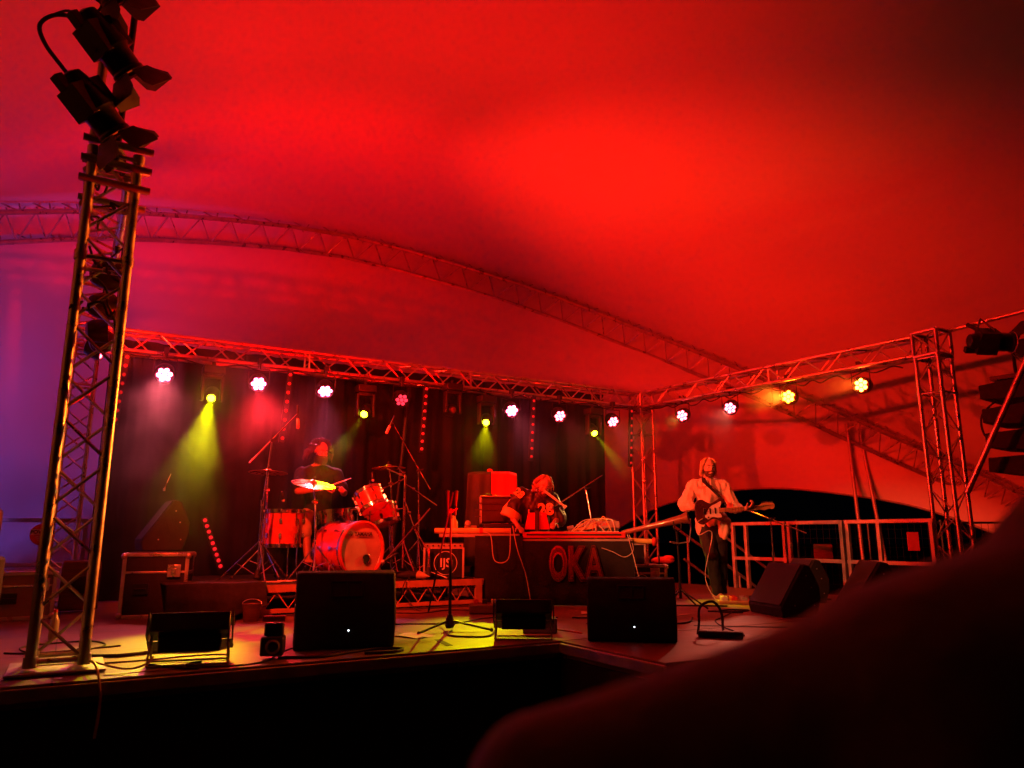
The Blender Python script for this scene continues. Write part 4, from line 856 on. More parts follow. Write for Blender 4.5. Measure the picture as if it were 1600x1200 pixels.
b = MB(); b.tube(catmull([onC(.62, -.3, .05), onC(.66, -.34, -.12), onC(.56, -.38, -.2), onC(.42, -.38, -.14), onC(.3, -.38, -.1)], 8), .004, 6); tag(b.build('hanging_cable', 'cablewhite'), 'thin pale cable looping across the last painted letter', 'cable')
b = MB(); b.tube(catmull([onC(.6, -.32, .05), onC(.66, -.4, -.2), onC(.72, -.5, -.45), onC(.85, -.6, -.72)], 8), .004, 6); tag(b.build('hanging_cable', 'cablewhite'), 'thin cable falling from the tube end to the floor', 'cable')
# didgeridoo on its stand
t = thing('didgeridoo', 'long brown didgeridoo pointing right from the table, its flared end open', 'didgeridoo', (5.62, 7.05, 1.72))
e = V(.47, -.62, .17); b = MB(); pr = [(.026, 0), (.03, .25), (.036, .5), (.05, .72), (.072, .80), (.068, .80), (.045, .7)]; b.lathe([(r_, z_*1.0) for r_, z_ in pr], (0, 0, 0), e, 24); b.build('tube', 'silverlame', t)
b = MB(); b.lathe([(.066, .775), (.001, .76)], (0, 0, 0), e, 24); b.build('bore', 'rubber', t)
t = thing('instrument_stand', 'dark tripod stand carrying the didgeridoo end in front of the guitarist', 'stand', (5.97, 6.48, SZ))
b = MB(); b.tube([(0, 0, .1), (0, 0, .5)], .016, 10); b.tube([(0, 0, .48), (0, .02, .84)], .013, 10); b.build('pole', 'blackmetal', t)
for k in range(4): a = .3+k*1.57; b = MB(); b.tube([(0, 0, .2), (math.cos(a)*.33, math.sin(a)*.33, .012)], .01, 8); b.build('leg', 'blackmetal', t)
b = MB(); b.tube([(-.06, .0, .95), (-.05, .0, .86), (0, .02, .83), (.05, 0, .86), (.06, 0, .95)], .008, 8); b.build('cradle', 'rubber', t)
b = MB(); b.tube([(0, 0, .70), (.12, -.05, .72), (.2, 0, .86), (.22, .02, .98)], .007, 8); b.tube([(-.12, 0, .72), (.0, 0, .7)], .009, 8); b.build('side_arm', 'alu_dull', t)

# ------------------------------------------------------------------ people
def remesh(mb, name, m, parent, voxel=.009, smooth=4, disp=None):
    me = bpy.data.meshes.new(name); me.from_pydata(mb.v, [], mb.f); bm = bmesh.new(); bm.from_mesh(me); bmesh.ops.recalc_face_normals(bm, faces=bm.faces); bm.to_mesh(me); bm.free()
    o = bpy.data.objects.new(name, me); COL.objects.link(o)
    r = o.modifiers.new('r', 'REMESH'); r.mode = 'VOXEL'; r.voxel_size = voxel
    s = o.modifiers.new('s', 'SMOOTH'); s.iterations = smooth; s.factor = .5
    dg = bpy.context.evaluated_depsgraph_get(); me2 = bpy.data.meshes.new_from_object(o.evaluated_get(dg)); bpy.data.objects.remove(o)
    if disp:
        amp, sc = disp
        for v, n in zip(me2.vertices, [v.normal.copy() for v in me2.vertices]):
            p = v.co; q = V(p.x*sc, p.y*sc, p.z*sc*.45)
            v.co = p+n*amp*(abs(noise.noise(q))*2-.5+.5*noise.noise(q*2.3))
    for p in me2.polygons: p.use_smooth = True
    me2.materials.clear(); me2.materials.append(M[m] if isinstance(m, str) else m); me2.name = name
    o = bpy.data.objects.new(name, me2); COL.objects.link(o)
    if parent is not None: o.parent = parent
    return o
def head_prims(b, c, q, s=1.0):
    E = lambda p, r, rr=None: b.ell(c+q @ (Vector(p)*s), tuple(a*s for a in r), q @ (rr if rr is not None else Matrix.Identity(3)), 18)
    E((0, .012, .03), (.074, .092, .088)); E((0, -.02, -.035), (.058, .068, .075)); E((0, -.045, -.088), (.034, .034, .026))
    E((0, -.07, .022), (.055, .022, .02)); E((0, -.088, -.012), (.011, .016, .034)); E((0, -.098, -.034), (.016, .015, .012))
    E((.037, -.062, -.035), (.024, .024, .022)); E((-.037, -.062, -.035), (.024, .024, .022))
    E((0, -.08, -.066), (.026, .012, .014))
    for x in (-1, 1): E((x*.076, .01, -.005), (.01, .02, .032))
def face_parts(root, c, q, s=1.0, brow='hairblack', smile=False):
    P = lambda p: c+q @ (Vector(p)*s)
    for x in (-1, 1):
        b = MB(); b.ell(P((x*.031, -.077, 0)), (.015*s, .012*s, .010*s), q, 12); e = b.build('eye', 'eyewhite', root)
        b = MB(); b.ell(P((x*.031, -.087, -.001)), (.0065*s, .004*s, .0065*s), q, 10); b.build('iris', 'iris', e)
        b = MB(); b.tube([P((x*.012, -.092, .020)), P((x*.03, -.092, .027)), P((x*.05, -.078, .021))], [.004*s, .005*s, .003*s], 6); b.build('eyebrow', brow, root)
    b = MB(); b.ell(P((0, -.092, -.063)), (.022*s, .006*s, .005*s), q, 12); b.ell(P((0, -.091, -.073)), (.018*s, .007*s, .006*s), q, 12); b.build('mouth', 'lips', root)
    if smile: b = MB(); b.ell(P((0, -.0955, -.067)), (.019*s, .004*s, .0045*s), q, 12); b.build('teeth', 'teeth', root)
def beard(root, c, q, s, m, n=260, ln=.02, low=0, seed=1):
    rn = random.Random(seed); b = MB()
    E = lambda p, r: b.ell(c+q @ (Vector(p)*s), tuple(a*s for a in r), q, 14)
    bb = MB()
    for k in range(n):
        a = rn.uniform(-1.5, 1.5); z = rn.uniform(-.118, -.045) if abs(a) > .45 else rn.choice([rn.uniform(-.125, -.082), rn.uniform(-.056, -.05)])
        rr = .066-.02*max(0, (-z-.07)/.05); p = V(math.sin(a)*rr, -.015-math.cos(a)*(rr+.006), z); d = V(math.sin(a)*.5, -math.cos(a)*.6, -1).normalized()
        bb.tube([c+q @ (p*s), c+q @ ((p+d*(ln+low*rn.random()))*s)], [.005*s, .0015*s], 5)
    bb.build('beard', m, root)
def hand(b, w, d, n, side, curl=(.5, .6, .7, .8), s=1.0, thumb=.4):
    """w wrist, d finger direction, n palm normal (fingers curl to it), side +1/-1 = thumb side"""
    w = Vector(w); d = Vector(d).normalized(); n = Vector(n); n = (n-d*n.dot(d)).normalized(); l = d.cross(n)*side
    for i in range(4):
        o = (i-1.5)*.019*s; b.cap(w+l*o*.55, w+d*.085*s+l*o, .014*s, .012*s, 8)
        c = curl[i]; p = w+d*.088*s+l*o; ln = (.036, .042, .04, .032)[i]*s; ang = c*.5; 
        for j, f in enumerate((1, .72, .55)):
            dd = d*math.cos(ang)+n*math.sin(ang); e = p+dd*ln*f; b.cap(p, e, (.0105-.001*j)*s, (.0098-.001*j)*s, 8); p = e; ang += c
    p = w+d*.02*s-l*.02*s
    dd = (d*.65-l*.75+n*thumb).normalized(); e = p+dd*.045*s; b.cap(p, e, .014*s, .012*s, 8); dd = (d*.9-l*.3+n*thumb*1.3).normalized(); f = e+dd*.03*s; b.cap(e, f, .012*s, .0105*s, 8); b.cap(f, f+dd*.022*s, .0105*s, .009*s, 8)
def limb(b, pts, rs):
    for i in range(len(pts)-1): b.cap(pts[i], pts[i+1], rs[i], rs[i+1], 14)
def person(label, loc, rz, J, skin, s=1.0, voxel=.0085, hands=None, toes=True):
    t = thing('person', label, 'person', loc, rz); t.scale = (s,)*3
    J = {k: Vector(v) for k, v in J.items()}; b = MB()
    q = Euler(J.get('head_rot', V(0, 0, 0))).to_matrix(); head_prims(b, J['head'], q)
    b.cap(J['neck'], J['head']+q @ V(0, .015, -.03), .056, .05)
    limb(b, [J['pelvis'], J['waist'], J['chest'], J['neck']], [.135, .12, .135, .06])
    for k in ('L', 'R'):
        sh = J['sh'+k]; limb(b, [J['chest']+(sh-J['chest'])*.3, sh], [.12, .062]); b.cap(J['neck']-V(0, 0, .01), sh, .05, .055)
        limb(b, [sh, J['el'+k], J['wr'+k]], [.058, .042, .027])
        mid = J['el'+k].lerp(J['wr'+k], .3); b.cap(J['el'+k], mid, .042, .043)
        limb(b, [J['hip'+k], J['kn'+k], J['an'+k]], [.095, .058, .04]); b.cap(J['kn'+k].lerp(J['an'+k], .15), J['kn'+k].lerp(J['an'+k], .4), .054, .056)
        b.cap(J['pelvis'], J['hip'+k], .12, .1)
        an = J['an'+k]; fd = J.get('foot'+k, V(0, -1, 0)).normalized(); side = fd.cross(V(0, 0, 1))
        b.cap(an+V(0, 0, -.035)-fd*.04, an+fd*.1+V(0, 0, -.045), .036, .03); b.cap(an, an+fd*.1+V(0, 0, -.04), .035, .03)
        for i in range(5): b.cap(an+fd*.1+side*(i-2)*.017+V(0, 0, -.05), an+fd*(.17-.012*abs(i-1))+side*(i-2)*.019+V(0, 0, -.06), .016, .011, 8)
    for (w, d, n, sd, cu) in (hands or []): hand(b, w, d, n, sd, cu)
    remesh(b, 'body', skin, t, voxel, 3)
    return t, J, q
def lock(b, pts, r0, r1, n=6): b.tube(catmull(pts, 4), [r0+(r1-r0)*i/((len(pts)-1)*4) for i in range((len(pts)-1)*4+1)], n)

# guitarist ----------------------------------------------------------------
GJ = dict(head=(.0, -.07, 1.655), head_rot=(R(6), 0, R(6)), neck=(-.01, -.02, 1.50), chest=(-.01, .0, 1.29), waist=(0, .02, 1.1), pelvis=(.02, .03, .97),
          shL=(.185, 0, 1.42), shR=(-.195, 0, 1.42), elL=(.30, -.06, 1.15), wrL=(.37, -.27, 1.115), elR=(-.315, .0, 1.17), wrR=(-.135, -.235, 1.115),
          hipL=(.10, .03, .93), hipR=(-.07, .03, .93), knL=(.12, -.01, .50), knR=(-.03, -.10, .52), anL=(.13, .10, .075), anR=(.035, -.03, .08), footL=(.35, -1, 0), footR=(.5, -1, 0))
GL_ = (7.06, 7.06, SZ); GR = R(-30)
t, J, q = person('guitarist in loose cream shirt and dark jeans, smiling, barefoot, playing electric guitar', GL_, GR, GJ, 'skin', 1.0,
   hands=[((.385, -.28, 1.11), (.45, -.5, .35), (-.3, .2, .9), -1, (.9, .9, 1, 1)), ((-.12, -.245, 1.11), (.85, -.15, -.35), (.0, .8, -.4), 1, (.5, .6, .7, .8))])
face_parts(t, J['head'], q, 1, 'beardbrown', True); beard(t, J['head'], q, 1, 'beardbrown', 300, .012, seed=3)
b = MB(); limb(b, [J['pelvis']+V(0, 0, .0), J['waist'], J['chest'], J['neck']-V(0, 0, .055)], [.15, .15, .15, .065])
for k in 'LR':
    sh = J['sh'+k]; b.cap(J['chest'], sh, .135, .072); b.cap(J['neck']-V(0, 0, .03), sh, .06, .072); b.cap(sh, J['el'+k], .084, .088); b.cap(J['el'+k], J['el'+k].lerp(J['wr'+k], .35), .075, .062)
b.cap((.16, -.06, .95), (.15, -.08, .80), .09, .06); b.cap((.12, -.05, 1.0), (.18, -.06, .86), .10, .07); b.cap((-.12, -.02, 1.0), (-.13, -.02, .84), .08, .05)
remesh(b, 'shirt', 'shirt', t, .011, 14, (.016, 15))
b = MB()
for x in (-1, 1): b.box(J['neck']+V(x*.045, -.055, -.045), (.075, .02, .1), (R(-25), R(x*20), R(x*25)))
b.build('shirt_collar', 'shirt', t, bevel=.005)
b = MB(); b.cap(J['pelvis'], J['pelvis']+V(0, 0, -.08), .145, .14)
for k in 'LR': limb(b, [J['hip'+k], J['kn'+k], J['an'+k]+V(0, 0, .03)], [.112, .078, .066])
remesh(b, 'jeans', 'jeans', t, .011, 3, (.009, 12))
rn = random.Random(11); b = MB()
for k in range(260):
    th = rn.uniform(-2.25, 2.25); el = rn.uniform(.15, 1.5); w = rn.uniform(.9, 1.12)
    top = V(math.sin(th)*.03*w, .02+math.cos(th)*.05, .118-.02*rn.random()); p1 = V(math.sin(th)*.082*w, .012+math.cos(th)*.095*w, .055+rn.uniform(-.02, .02)); p2 = V(math.sin(th)*.088*w, .018+math.cos(th)*.092*w, -.03); ln = rn.uniform(.02, .075)*(1 if abs(th) < 1.7 else .7)
    p3 = V(math.sin(th)*(.085+rn.uniform(-.008, .035)), .02+math.cos(th)*.088*w, -.05-ln)
    if abs(th) > 1.75: p1 = V(math.copysign(.07, th), -.045, .075+rn.uniform(-.01, .01)); p2 = V(math.copysign(.088, th), -.015, .0); p3 = V(math.copysign(.09+rn.uniform(0, .015), th), -.0, -.04-ln*.6)
    wv = rn.uniform(-.008, .008); pts = [J['head']+q @ (p+V(rn.uniform(-1, 1), rn.uniform(-1, 1), 0)*.005) for p in (top, p1, (p1+p2)/2+V(wv, wv, 0), p2, p3)]
    lock(b, pts, .0075, .002, 5)
b.build('hair', 'hairblond', t)
# strap (worn)
b = MB(); pts = catmull([J['shR']*.0+V(-.12, .14, 1.35), V(-.05, .02, 1.53), V(-.075, -.10, 1.47), V(.03, -.195, 1.33), V(.13, -.20, 1.22), V(.17, -.19, 1.16)], 6)
for i in range(len(pts)-1):
    a, c = pts[i], pts[i+1]; mid = (a+c)/2; d = (c-a); out = (mid-V(0, .02, mid.z)); out.z = .25; w = d.cross(out).normalized()*.025; nn = out.normalized()*.003
    b.add([a+w+nn, a-w+nn, c-w+nn, c+w+nn, a+w-nn, a-w-nn, c-w-nn, c+w-nn], [(0, 1, 2, 3), (7, 6, 5, 4), (0, 3, 7, 4), (1, 5, 6, 2)])
b2 = tag(b.build('guitar_strap', 'black'), 'dark strap crossing the guitarist cream shirt', 'strap'); b2.location = GL_; b2.rotation_euler = (0, 0, GR)
# guitar
def guitar():
    t = thing('electric_guitar', 'dark electric guitar with pale pickguard and maple neck pointing right', 'guitar', Vector(GL_)+Matrix.Rotation(GR, 3, 'Z') @ V(-.05, -.265, 1.09), GR, rot=(0, R(-4), GR))
    out = [(-.20, .0), (-.205, .07), (-.17, .13), (-.11, .15), (-.05, .115), (.0, .095), (.06, .12), (.13, .155), (.175, .135), (.17, .10), (.12, .055), (.115, .0), (.13, -.05), (.165, -.075), (.155, -.11), (.1, -.13), (.05, -.105), (.0, -.1), (-.06, -.13), (-.13, -.16), (-.185, -.12), (-.20, -.06)]
    pts = catmull([V(x, 0, z) for x, z in out]+[V(out[0][0], 0, out[0][1])], 4)[:-1]; n = len(pts)
    def slab(ps, y0, y1): 
        n = len(ps); b = MB(); b.add([V(p.x, y0, p.z) for p in ps]+[V(p.x, y1, p.z) for p in ps], [tuple(range(n)), tuple(range(2*n-1, n-1, -1))]+[(i, (i+1) % n, (i+1) % n+n, i+n) for i in range(n)]); return b
    slab(pts, -.022, .022).build('body', 'guitarbody', t, bevel=.006)
    pg = catmull([V(x, 0, z) for x, z in [(.105, .03), (.13, .11), (.06, .085), (.0, .06), (-.04, .02), (-.09, -.05), (-.06, -.10), (.0, -.075), (.07, -.085), (.12, -.08), (.10, -.02), (.105, .03)]], 4)[:-1]
    slab(pg, -.0255, -.0225).build('pickguard', 'white', t)
    b = MB(); b.prism([(-.034, -.027), (-.034, .027), (-.012, .025), (-.012, -.025)], .52, Matrix.Translation((.35, 0, 0))); b.build('neck', 'maple', t, bevel=.004)
    b = MB()
    for k in range(16): b.box((.12+.49*(1-.93**(k+1))/(1-.93**17), -.0355, 0), (.003, .003, .05))
    b.build('fret_row', 'chrome', t)
    hs = catmull([V(x, 0, z) for x, z in [(.60, .024), (.64, .05), (.72, .055), (.785, .04), (.79, .0), (.76, -.03), (.72, -.02), (.66, -.035), (.60, -.024)]], 4); slab(hs, -.026, -.012).build('headstock', 'maple', t, bevel=.002)
    for k in range(6): b = MB(); b.lathe([(.006, 0), (.009, .01), (.009, .02)], (.645+.024*k, -.02, .05), (0, 0, 1), 10); b.lathe([(.004, 0), (.004, .014)], (.645+.024*k, -.026, .022), (0, -1, 0), 8); b.build('tuning_peg', 'chrome', t)
    for x in (-.02, .045, .1): b = MB(); b.box((x, -.028, 0), (.018, .01, .075)); b.build('pickup', 'black', t, bevel=.003)
    b = MB(); b.box((-.09, -.028, 0), (.03, .012, .08)); b.build('bridge', 'chrome', t, bevel=.003)
    b = MB()
    for k in range(6): b.tube([(-.09, -.037, (k-2.5)*.009), (.6, -.039, (k-2.5)*.0075)], .0009, 4); b.tube([(.6, -.039, (k-2.5)*.0075), (.645+.024*k, -.038, .022)], .0009, 4)
    b.tube([(.64, -.03, 0), (.7, -.05, .09)], .001, 4); b.build('strings', 'chrome', t)
    for k in range(3): b = MB(); b.lathe([(.011, 0), (.009, .014)], (-.05-.035*k, -.022, -.075-.012*k), (0, -1, 0), 12); b.build('knob', 'black', t)
guitar()
b = MB(); o = Vector(GL_); rm = Matrix.Rotation(GR, 3, 'Z'); b.tube(catmull([o+rm @ V(*p) for p in ((-.16, -.28, 1.0), (-.26, -.32, .93), (-.24, -.34, .8), (-.1, -.32, .85), (-.07, -.3, .75), (-.2, -.4, .3), (-.1, -.5, .01))], 8), .006, 6); tag(b.build('guitar_cable', 'cablewhite'), 'pale guitar cable curling below the guitar body to the floor', 'cable')

# keyboard player -----------------------------------------------------------
KL = (5.02, 7.98, SZ); KR = R(-33)
KJ = dict(head=(.10, -.34, 1.44), head_rot=(R(18), R(12), R(14)), neck=(.05, -.22, 1.36), chest=(.0, -.13, 1.20), waist=(-.03, .0, 1.03), pelvis=(-.04, .10, .93),
          shL=(.20, -.16, 1.27), shR=(-.19, -.17, 1.33), elL=(.28, -.28, 1.03), wrL=(.22, -.46, .98), elR=(-.33, -.22, 1.08), wrR=(-.22, -.42, .93),
          hipL=(.05, .10, .89), hipR=(-.14, .08, .89), knL=(.06, -.0, .5), knR=(-.17, -.16, .5), anL=(.08, .1, .08), anR=(-.18, -.08, .08))
t, J, q = person('keyboard player with curly hair leaning forward in dark jersey numbered 28', KL, KR, KJ, 'skin', .96,
   hands=[((.215, -.475, .975), (-.1, -1, -.2), (0, 0, -1), -1, (.4, .4, .4, .45)), ((-.215, -.435, .925), (.3, -1, -.2), (0, 0, -1), 1, (.4, .4, .4, .45))])
face_parts(t, J['head'], q, 1, 'beardbrown', True); beard(t, J['head'], q, 1, 'beardbrown', 220, .012, seed=4)
b = MB(); limb(b, [J['pelvis'], J['waist'], J['chest'], J['neck']-V(0, 0, .05)], [.19, .20, .185, .08])
for k in 'LR':
    sh = J['sh'+k]; b.cap(J['chest'], sh, .17, .095); b.cap(J['neck']-V(0, 0, .03), sh, .065, .085); b.cap(sh, J['el'+k], .105, .11)
remesh(b, 'jersey', 'jersey', t, .011, 10, (.016, 13))
b = MB(); d = (J['elR']-J['shR']); 
b.lathe([(.112, -.06), (.124, -.02), (.126, .045), (.10, .055)], J['elR'], d.normalized(), 24)
b.build('sleeve_trim', 'jerseyyellow', t)
b = MB(); b.cap(J['shR']+V(.0, .02, .085), J['elR']+V(-.075, .03, .08), .022, .03); b.cap(J['neck']+V(-.06, .03, .0), J['shR']+V(0, .02, .083), .015, .022); b.build('shoulder_stripe', 'jerseyyellow', t)
dr = (J['elR']-J['shR']).normalized()
text('28', .13, 'jerseyyellow', t, J['shR']+V(-.03, -.115, .02), (R(75), R(40), R(-12)), 'sleeve_number', bold=.005)
text('28', .20, 'jerseyyellow', t, V(.12, -.365, 1.14), (R(78), 0, R(4)), 'chest_number', bold=.008)
b = MB(); b.cap(J['pelvis'], J['pelvis']+V(0, 0, -.08), .16, .15)
for k in 'LR': limb(b, [J['hip'+k], J['kn'+k]+V(0, 0, .02)], [.12, .09])
remesh(b, 'shorts', 'jeans', t, .012, 3, (.01, 10))
rn = random.Random(21); b = MB()
for k in range(230):
    th = rn.uniform(-2.35, 2.35); el = rn.uniform(-.55, 1.45); 
    if abs(th) > 1.9 and el < .7: continue
    r0 = .085; n0 = V(math.sin(th)*math.cos(el), math.cos(th)*math.cos(el)+.1, math.sin(el)); base_ = V(0, .012, .02)+V(n0.x*.072, n0.y*.088, n0.z*.09); L_ = rn.uniform(.05, .10); pts = []
    for j in range(11):
        u = j/10; a = u*2*math.pi*2.2+k; side = n0.orthogonal().normalized(); s2 = n0.cross(side); pts.append(J['head']+q @ (base_+n0*L_*u*.8+(side*math.cos(a)+s2*math.sin(a))*.016+V(0, .0, -.06*u*u)))
    b.tube(pts, [.006]*10+[.002], 5)
b.build('curly_hair', 'hairbrown', t)
# flute held at mouth
p0 = Vector(KL)+Matrix.Rotation(KR, 3, 'Z') @ (V(.10, -.45, 1.375)*.96); 
b = MB(); b.lathe([(.014, 0), (.016, .08), (.012, .3), (.02, .31), (.02, .33)], (0, 0, 0), V(.75, -.35, -.62), 12); o = b.build('small_flute', 'cablewhite'); o.location = p0; tag(o, 'short pale wind instrument held in the keyboard player mouth', 'flute')

# drummer --------------------------------------------------------------------
DL = (2.60, 9.12, SZ); DR = R(-5); dz = RZ-SZ
DJ = dict(head=(-.03, -.12, 1.80), head_rot=(R(12), R(3), R(16)), neck=(-.04, -.03, 1.645), chest=(-.02, .04, 1.42), waist=(0, .07, 1.2), pelvis=(0, .1, 1.05-.02),
          shL=(.19, .03, 1.53), shR=(-.22, .03, 1.53), elL=(.27, -.12, 1.30), wrL=(.20, -.34, 1.32), elR=(-.29, -.16, 1.31), wrR=(-.03, -.30, 1.34),
          hipL=(.12, .08, 1.0), hipR=(-.12, .08, 1.0), knL=(.26, -.35, .98), knR=(-.22, -.38, .98), anL=(.30, -.42, .58), anR=(-.2, -.5, .56))
t, J, q = person('bearded drummer in black tee with thick dark locks, seated behind the kit', DL, DR, DJ, 'skin_dark', 1.0,
   hands=[((.195, -.36, 1.325), (-.1, -1, .1), (-.7, 0, -.7), 1, (1.1, 1.2, 1.2, 1.2)), ((-.015, -.305, 1.345), (1, -.25, .1), (0, -.4, -.9), -1, (1.1, 1.2, 1.2, 1.2))])
face_parts(t, J['head'], q, 1, 'hairblack'); beard(t, J['head'], q, 1.0, 'hairblack', 520, .035, .02, seed=6)
b = MB(); limb(b, [J['pelvis'], J['waist'], J['chest'], J['neck']-V(0, 0, .05)], [.17, .165, .165, .07])
for k in 'LR':
    sh = J['sh'+k]; b.cap(J['chest'], sh, .16, .09); b.cap(J['neck']-V(0, 0, .03), sh, .055, .08); b.cap(sh, sh.lerp(J['el'+k], .75), .088, .082)
remesh(b, 't_shirt', 'tee', t, .011, 3, (.008, 10))
b = MB(); b.cap(J['pelvis'], J['pelvis']+V(0, 0, -.03), .15, .15)
for k in 'LR': limb(b, [J['hip'+k], J['kn'+k]], [.12, .085]); b.cap(J['kn'+k], J['kn'+k].lerp(J['an'+k], .4), .083, .07)
remesh(b, 'trousers', 'khaki', t, .012, 3, (.012, 10))
rn = random.Random(31); b = MB()
for k in range(430):
    th = rn.uniform(-2.35, 2.35); el = rn.uniform(-.45, 1.5)
    if abs(th) > 1.7 and el < .5: continue
    n0 = V(math.sin(th)*math.cos(el), math.cos(th)*math.cos(el)+.1, math.sin(el)*.9+.1).normalized(); base_ = V(0, .012, .02)+V(n0.x*.068, n0.y*.085, n0.z*.085); L_ = rn.uniform(.07, .115)*(1 if abs(th) < 1.9 else .75); pts = [base_]
    for u in (.35, .7, 1): pts.append(base_+n0*L_*u+V(rn.uniform(-.018, .018), rn.uniform(-.018, .018), rn.uniform(-.01, .015)-.05*u*u))
    if el < .1 and abs(th) < 2: pts.append(pts[-1]+V(n0.x*.01, 0, -rn.uniform(.02, .07)))
    lock(b, [J['head']+q @ p for p in pts], .0085, .004, 5)
b.build('hair', 'hairblack', t)
rm = Matrix.Rotation(DR, 3, 'Z')
for (p, d, lb) in (((-.02, -.31, 1.345), (.93, -.12, .36), 'drumstick in the drummer hand crossing over the rack tom'), ((.19, -.40, 1.32), (-.3, -.85, .0), 'drumstick in the drummer left hand above the snare')):
    b = MB(); d = Vector(d).normalized(); p = V(*p)-d*.08; b.tube([p, p+d*.36, p+d*.40, p+d*.42], [.008, .007, .004, .006], 8); o = b.build('drumstick', 'orangewood'); o.location = DL; o.rotation_euler = (0, 0, DR); tag(o, lb, 'drumstick')

# dark spectator close to the camera ----------------------------------------
fw = V(math.sin(R(30.3)), math.cos(R(30.3)), 0); rt = V(math.cos(R(30.3)), -math.sin(R(30.3)), 0)
def cam(x, y, d):
    f = 1160.; pit = R(11.6); F = fw*math.cos(pit)+V(0, 0, math.sin(pit)); U = rt.cross(F); return V(0, 0, 1.68)+(F+rt*(x-800)/f+U*(600-y)/f)*d
t = thing('person', 'out of focus dark spectator filling the lower right corner, red rim light on the shoulder', 'person', (.42, .36, 0))
b = MB(); O = V(.42, .36, 0)
sL, eL = V(.278, .43, 1.515), V(.25, .40, 1.25); nk = V(.47, .30, 1.56); hd = V(.60, .23, 1.61)
b.ell(hd-O, (.088, .095, .12), n=20); b.ell(hd-O+V(-.02, .0, -.06), (.07, .08, .07)); b.cap(hd-O, nk-O, .09, .095); b.cap(nk-O, sL-O, .085, .055, 20); b.cap(V(.62, .2, 1.5)-O, V(.85, .05, 1.42)-O, .08, .06)
b.cap(nk-O-V(0, 0, .1), V(.5, .22, 1.2)-O, .14, .15); b.cap(sL-O, eL-O, .058, .045); b.cap(eL-O, V(.3, .5, 1.1)-O, .045, .035); b.cap(V(.85, .05, 1.42)-O, V(.9, .02, 1.1)-O, .06, .045); b.cap(V(.9, .02, 1.1)-O, V(.85, .2, .95)-O, .045, .035)
b.cap(V(.5, .22, 1.2)-O, V(.5, .2, .95)-O, .15, .16)
for s_ in (-1, 1): x = .5+s_*.1; limb(b, [V(x, .2, .92)-O, V(x, .2, .5)-O, V(x, .2, .08)-O], [.1, .065, .045]); b.cap(V(x, .2, .05)-O, V(x+.08, .33, .04)-O, .045, .035)
hand(b, V(.3, .5, 1.1)-O, (.2, .5, -.6), (.5, 0, 0), 1); hand(b, V(.85, .2, .95)-O, (0, .5, -.8), (-.5, 0, 0), -1)
remesh(b, 'hooded_body', mat('dark_hoodie', (.2, .11, .09), .75, 0, .3, 30, sheen=.3), t, .012, 5)
# floor odds ----------------------------------------------------------------
def floor_cable(name, lb, pts, m='rubber', r=.007, grp=None):
    b = MB(); b.tube(catmull([V(x, y, (z if z else SZ+r)) for x, y, z in [(p+(0,))[:3] for p in pts]], 8), r, 6); o = b.build(name, m); tag(o, lb, 'cable', grp); return o
floor_cable('stage_cable', 'black cable running across the yellow lit floor left of the floor flood', [(.1, 5.9), (.35, 5.75), (.6, 5.8), (.9, 5.7), (1.1, 5.9)], r=.012)
floor_cable('stage_cable', 'thin dark cable curving from left flood toward the small clamp lamp', [(.75, 5.05), (.95, 5.0), (1.15, 5.06), (1.25, 5.25), (1.4, 5.5), (1.5, 5.6)], r=.005)
floor_cable('stage_cable', 'thin cable crossing the floor behind the left flood light', [(.0, 5.55), (.4, 5.5), (.8, 5.55), (1.0, 5.5)], r=.005)
floor_cable('stage_cable', 'black cables coiled at the foot of the left floor monitor', [(1.25, 5.15), (1.5, 5.05), (1.7, 5.12), (1.95, 5.2), (2.1, 5.12), (2.0, 5.02), (1.8, 5.05)], r=.009)
floor_cable('stage_cable', 'cable on the floor from the centre microphone stand to the right', [(2.86, 5.9), (2.7, 5.6), (2.9, 5.4), (3.1, 5.6), (3.4, 6.1)], r=.007)
floor_cable('stage_cable', 'red cable looping behind the right flood light', [(3.25, 5.3, 1.15), (3.4, 5.4, 1.1), (3.5, 5.35), (3.65, 5.5), (3.7, 5.2)], 'cablered', .006)
floor_cable('stage_cable', 'black loop of cable standing up right of the right floor monitor', [(4.42, 4.62), (4.44, 4.62, 1.0), (4.47, 4.63, 1.12), (4.58, 4.6, 1.16), (4.64, 4.57, 1.08), (4.58, 4.5, .96), (4.5, 4.4), (4.7, 4.4)], r=.011)
floor_cable('stage_cable', 'coil of cable on the floor before the right pedal board', [(5.9, 6.0), (6.1, 5.8), (6.35, 5.85), (6.2, 6.0), (5.95, 5.9), (6.1, 5.7)], r=.008)
floor_cable('stage_cable', 'cable on the floor from the guitarist to the front edge', [(6.2, 5.9), (5.6, 5.5), (5.3, 5.3), (5.0, 4.9), (4.8, 4.5)], r=.006)
floor_cable('stage_cable', 'cable dangling over the riser edge right of the left floor monitor', [(3.2, 7.76, 1.22), (3.15, 7.72, 1.1), (3.22, 7.7, 1.0), (3.3, 7.6), (3.6, 7.5)], r=.006)
for k, (x, y) in enumerate([(1.4, 8.1), (1.7, 7.95), (1.55, 8.3), (2.1, 8.0), (2.3, 7.95)]):
    rr = random.Random(40+k); floor_cable('riser_cable', 'tangled drum microphone cable lying on the riser front, yellow lit', [(x+rr.uniform(-.3, .3), y+rr.uniform(-.08, .1), RZ+.012+.01*rr.random()) for _ in range(7)], 'cablewhite' if k % 2 else 'rubber', .007, 'tangled cables on the riser front')
t = thing('clamp_lamp', 'small dark clamp lamp with round snout beside the left floor monitor', 'lamp', (1.22, 5.18, SZ), R(-20)); t.scale = (1.2, 1.2, 1.2)
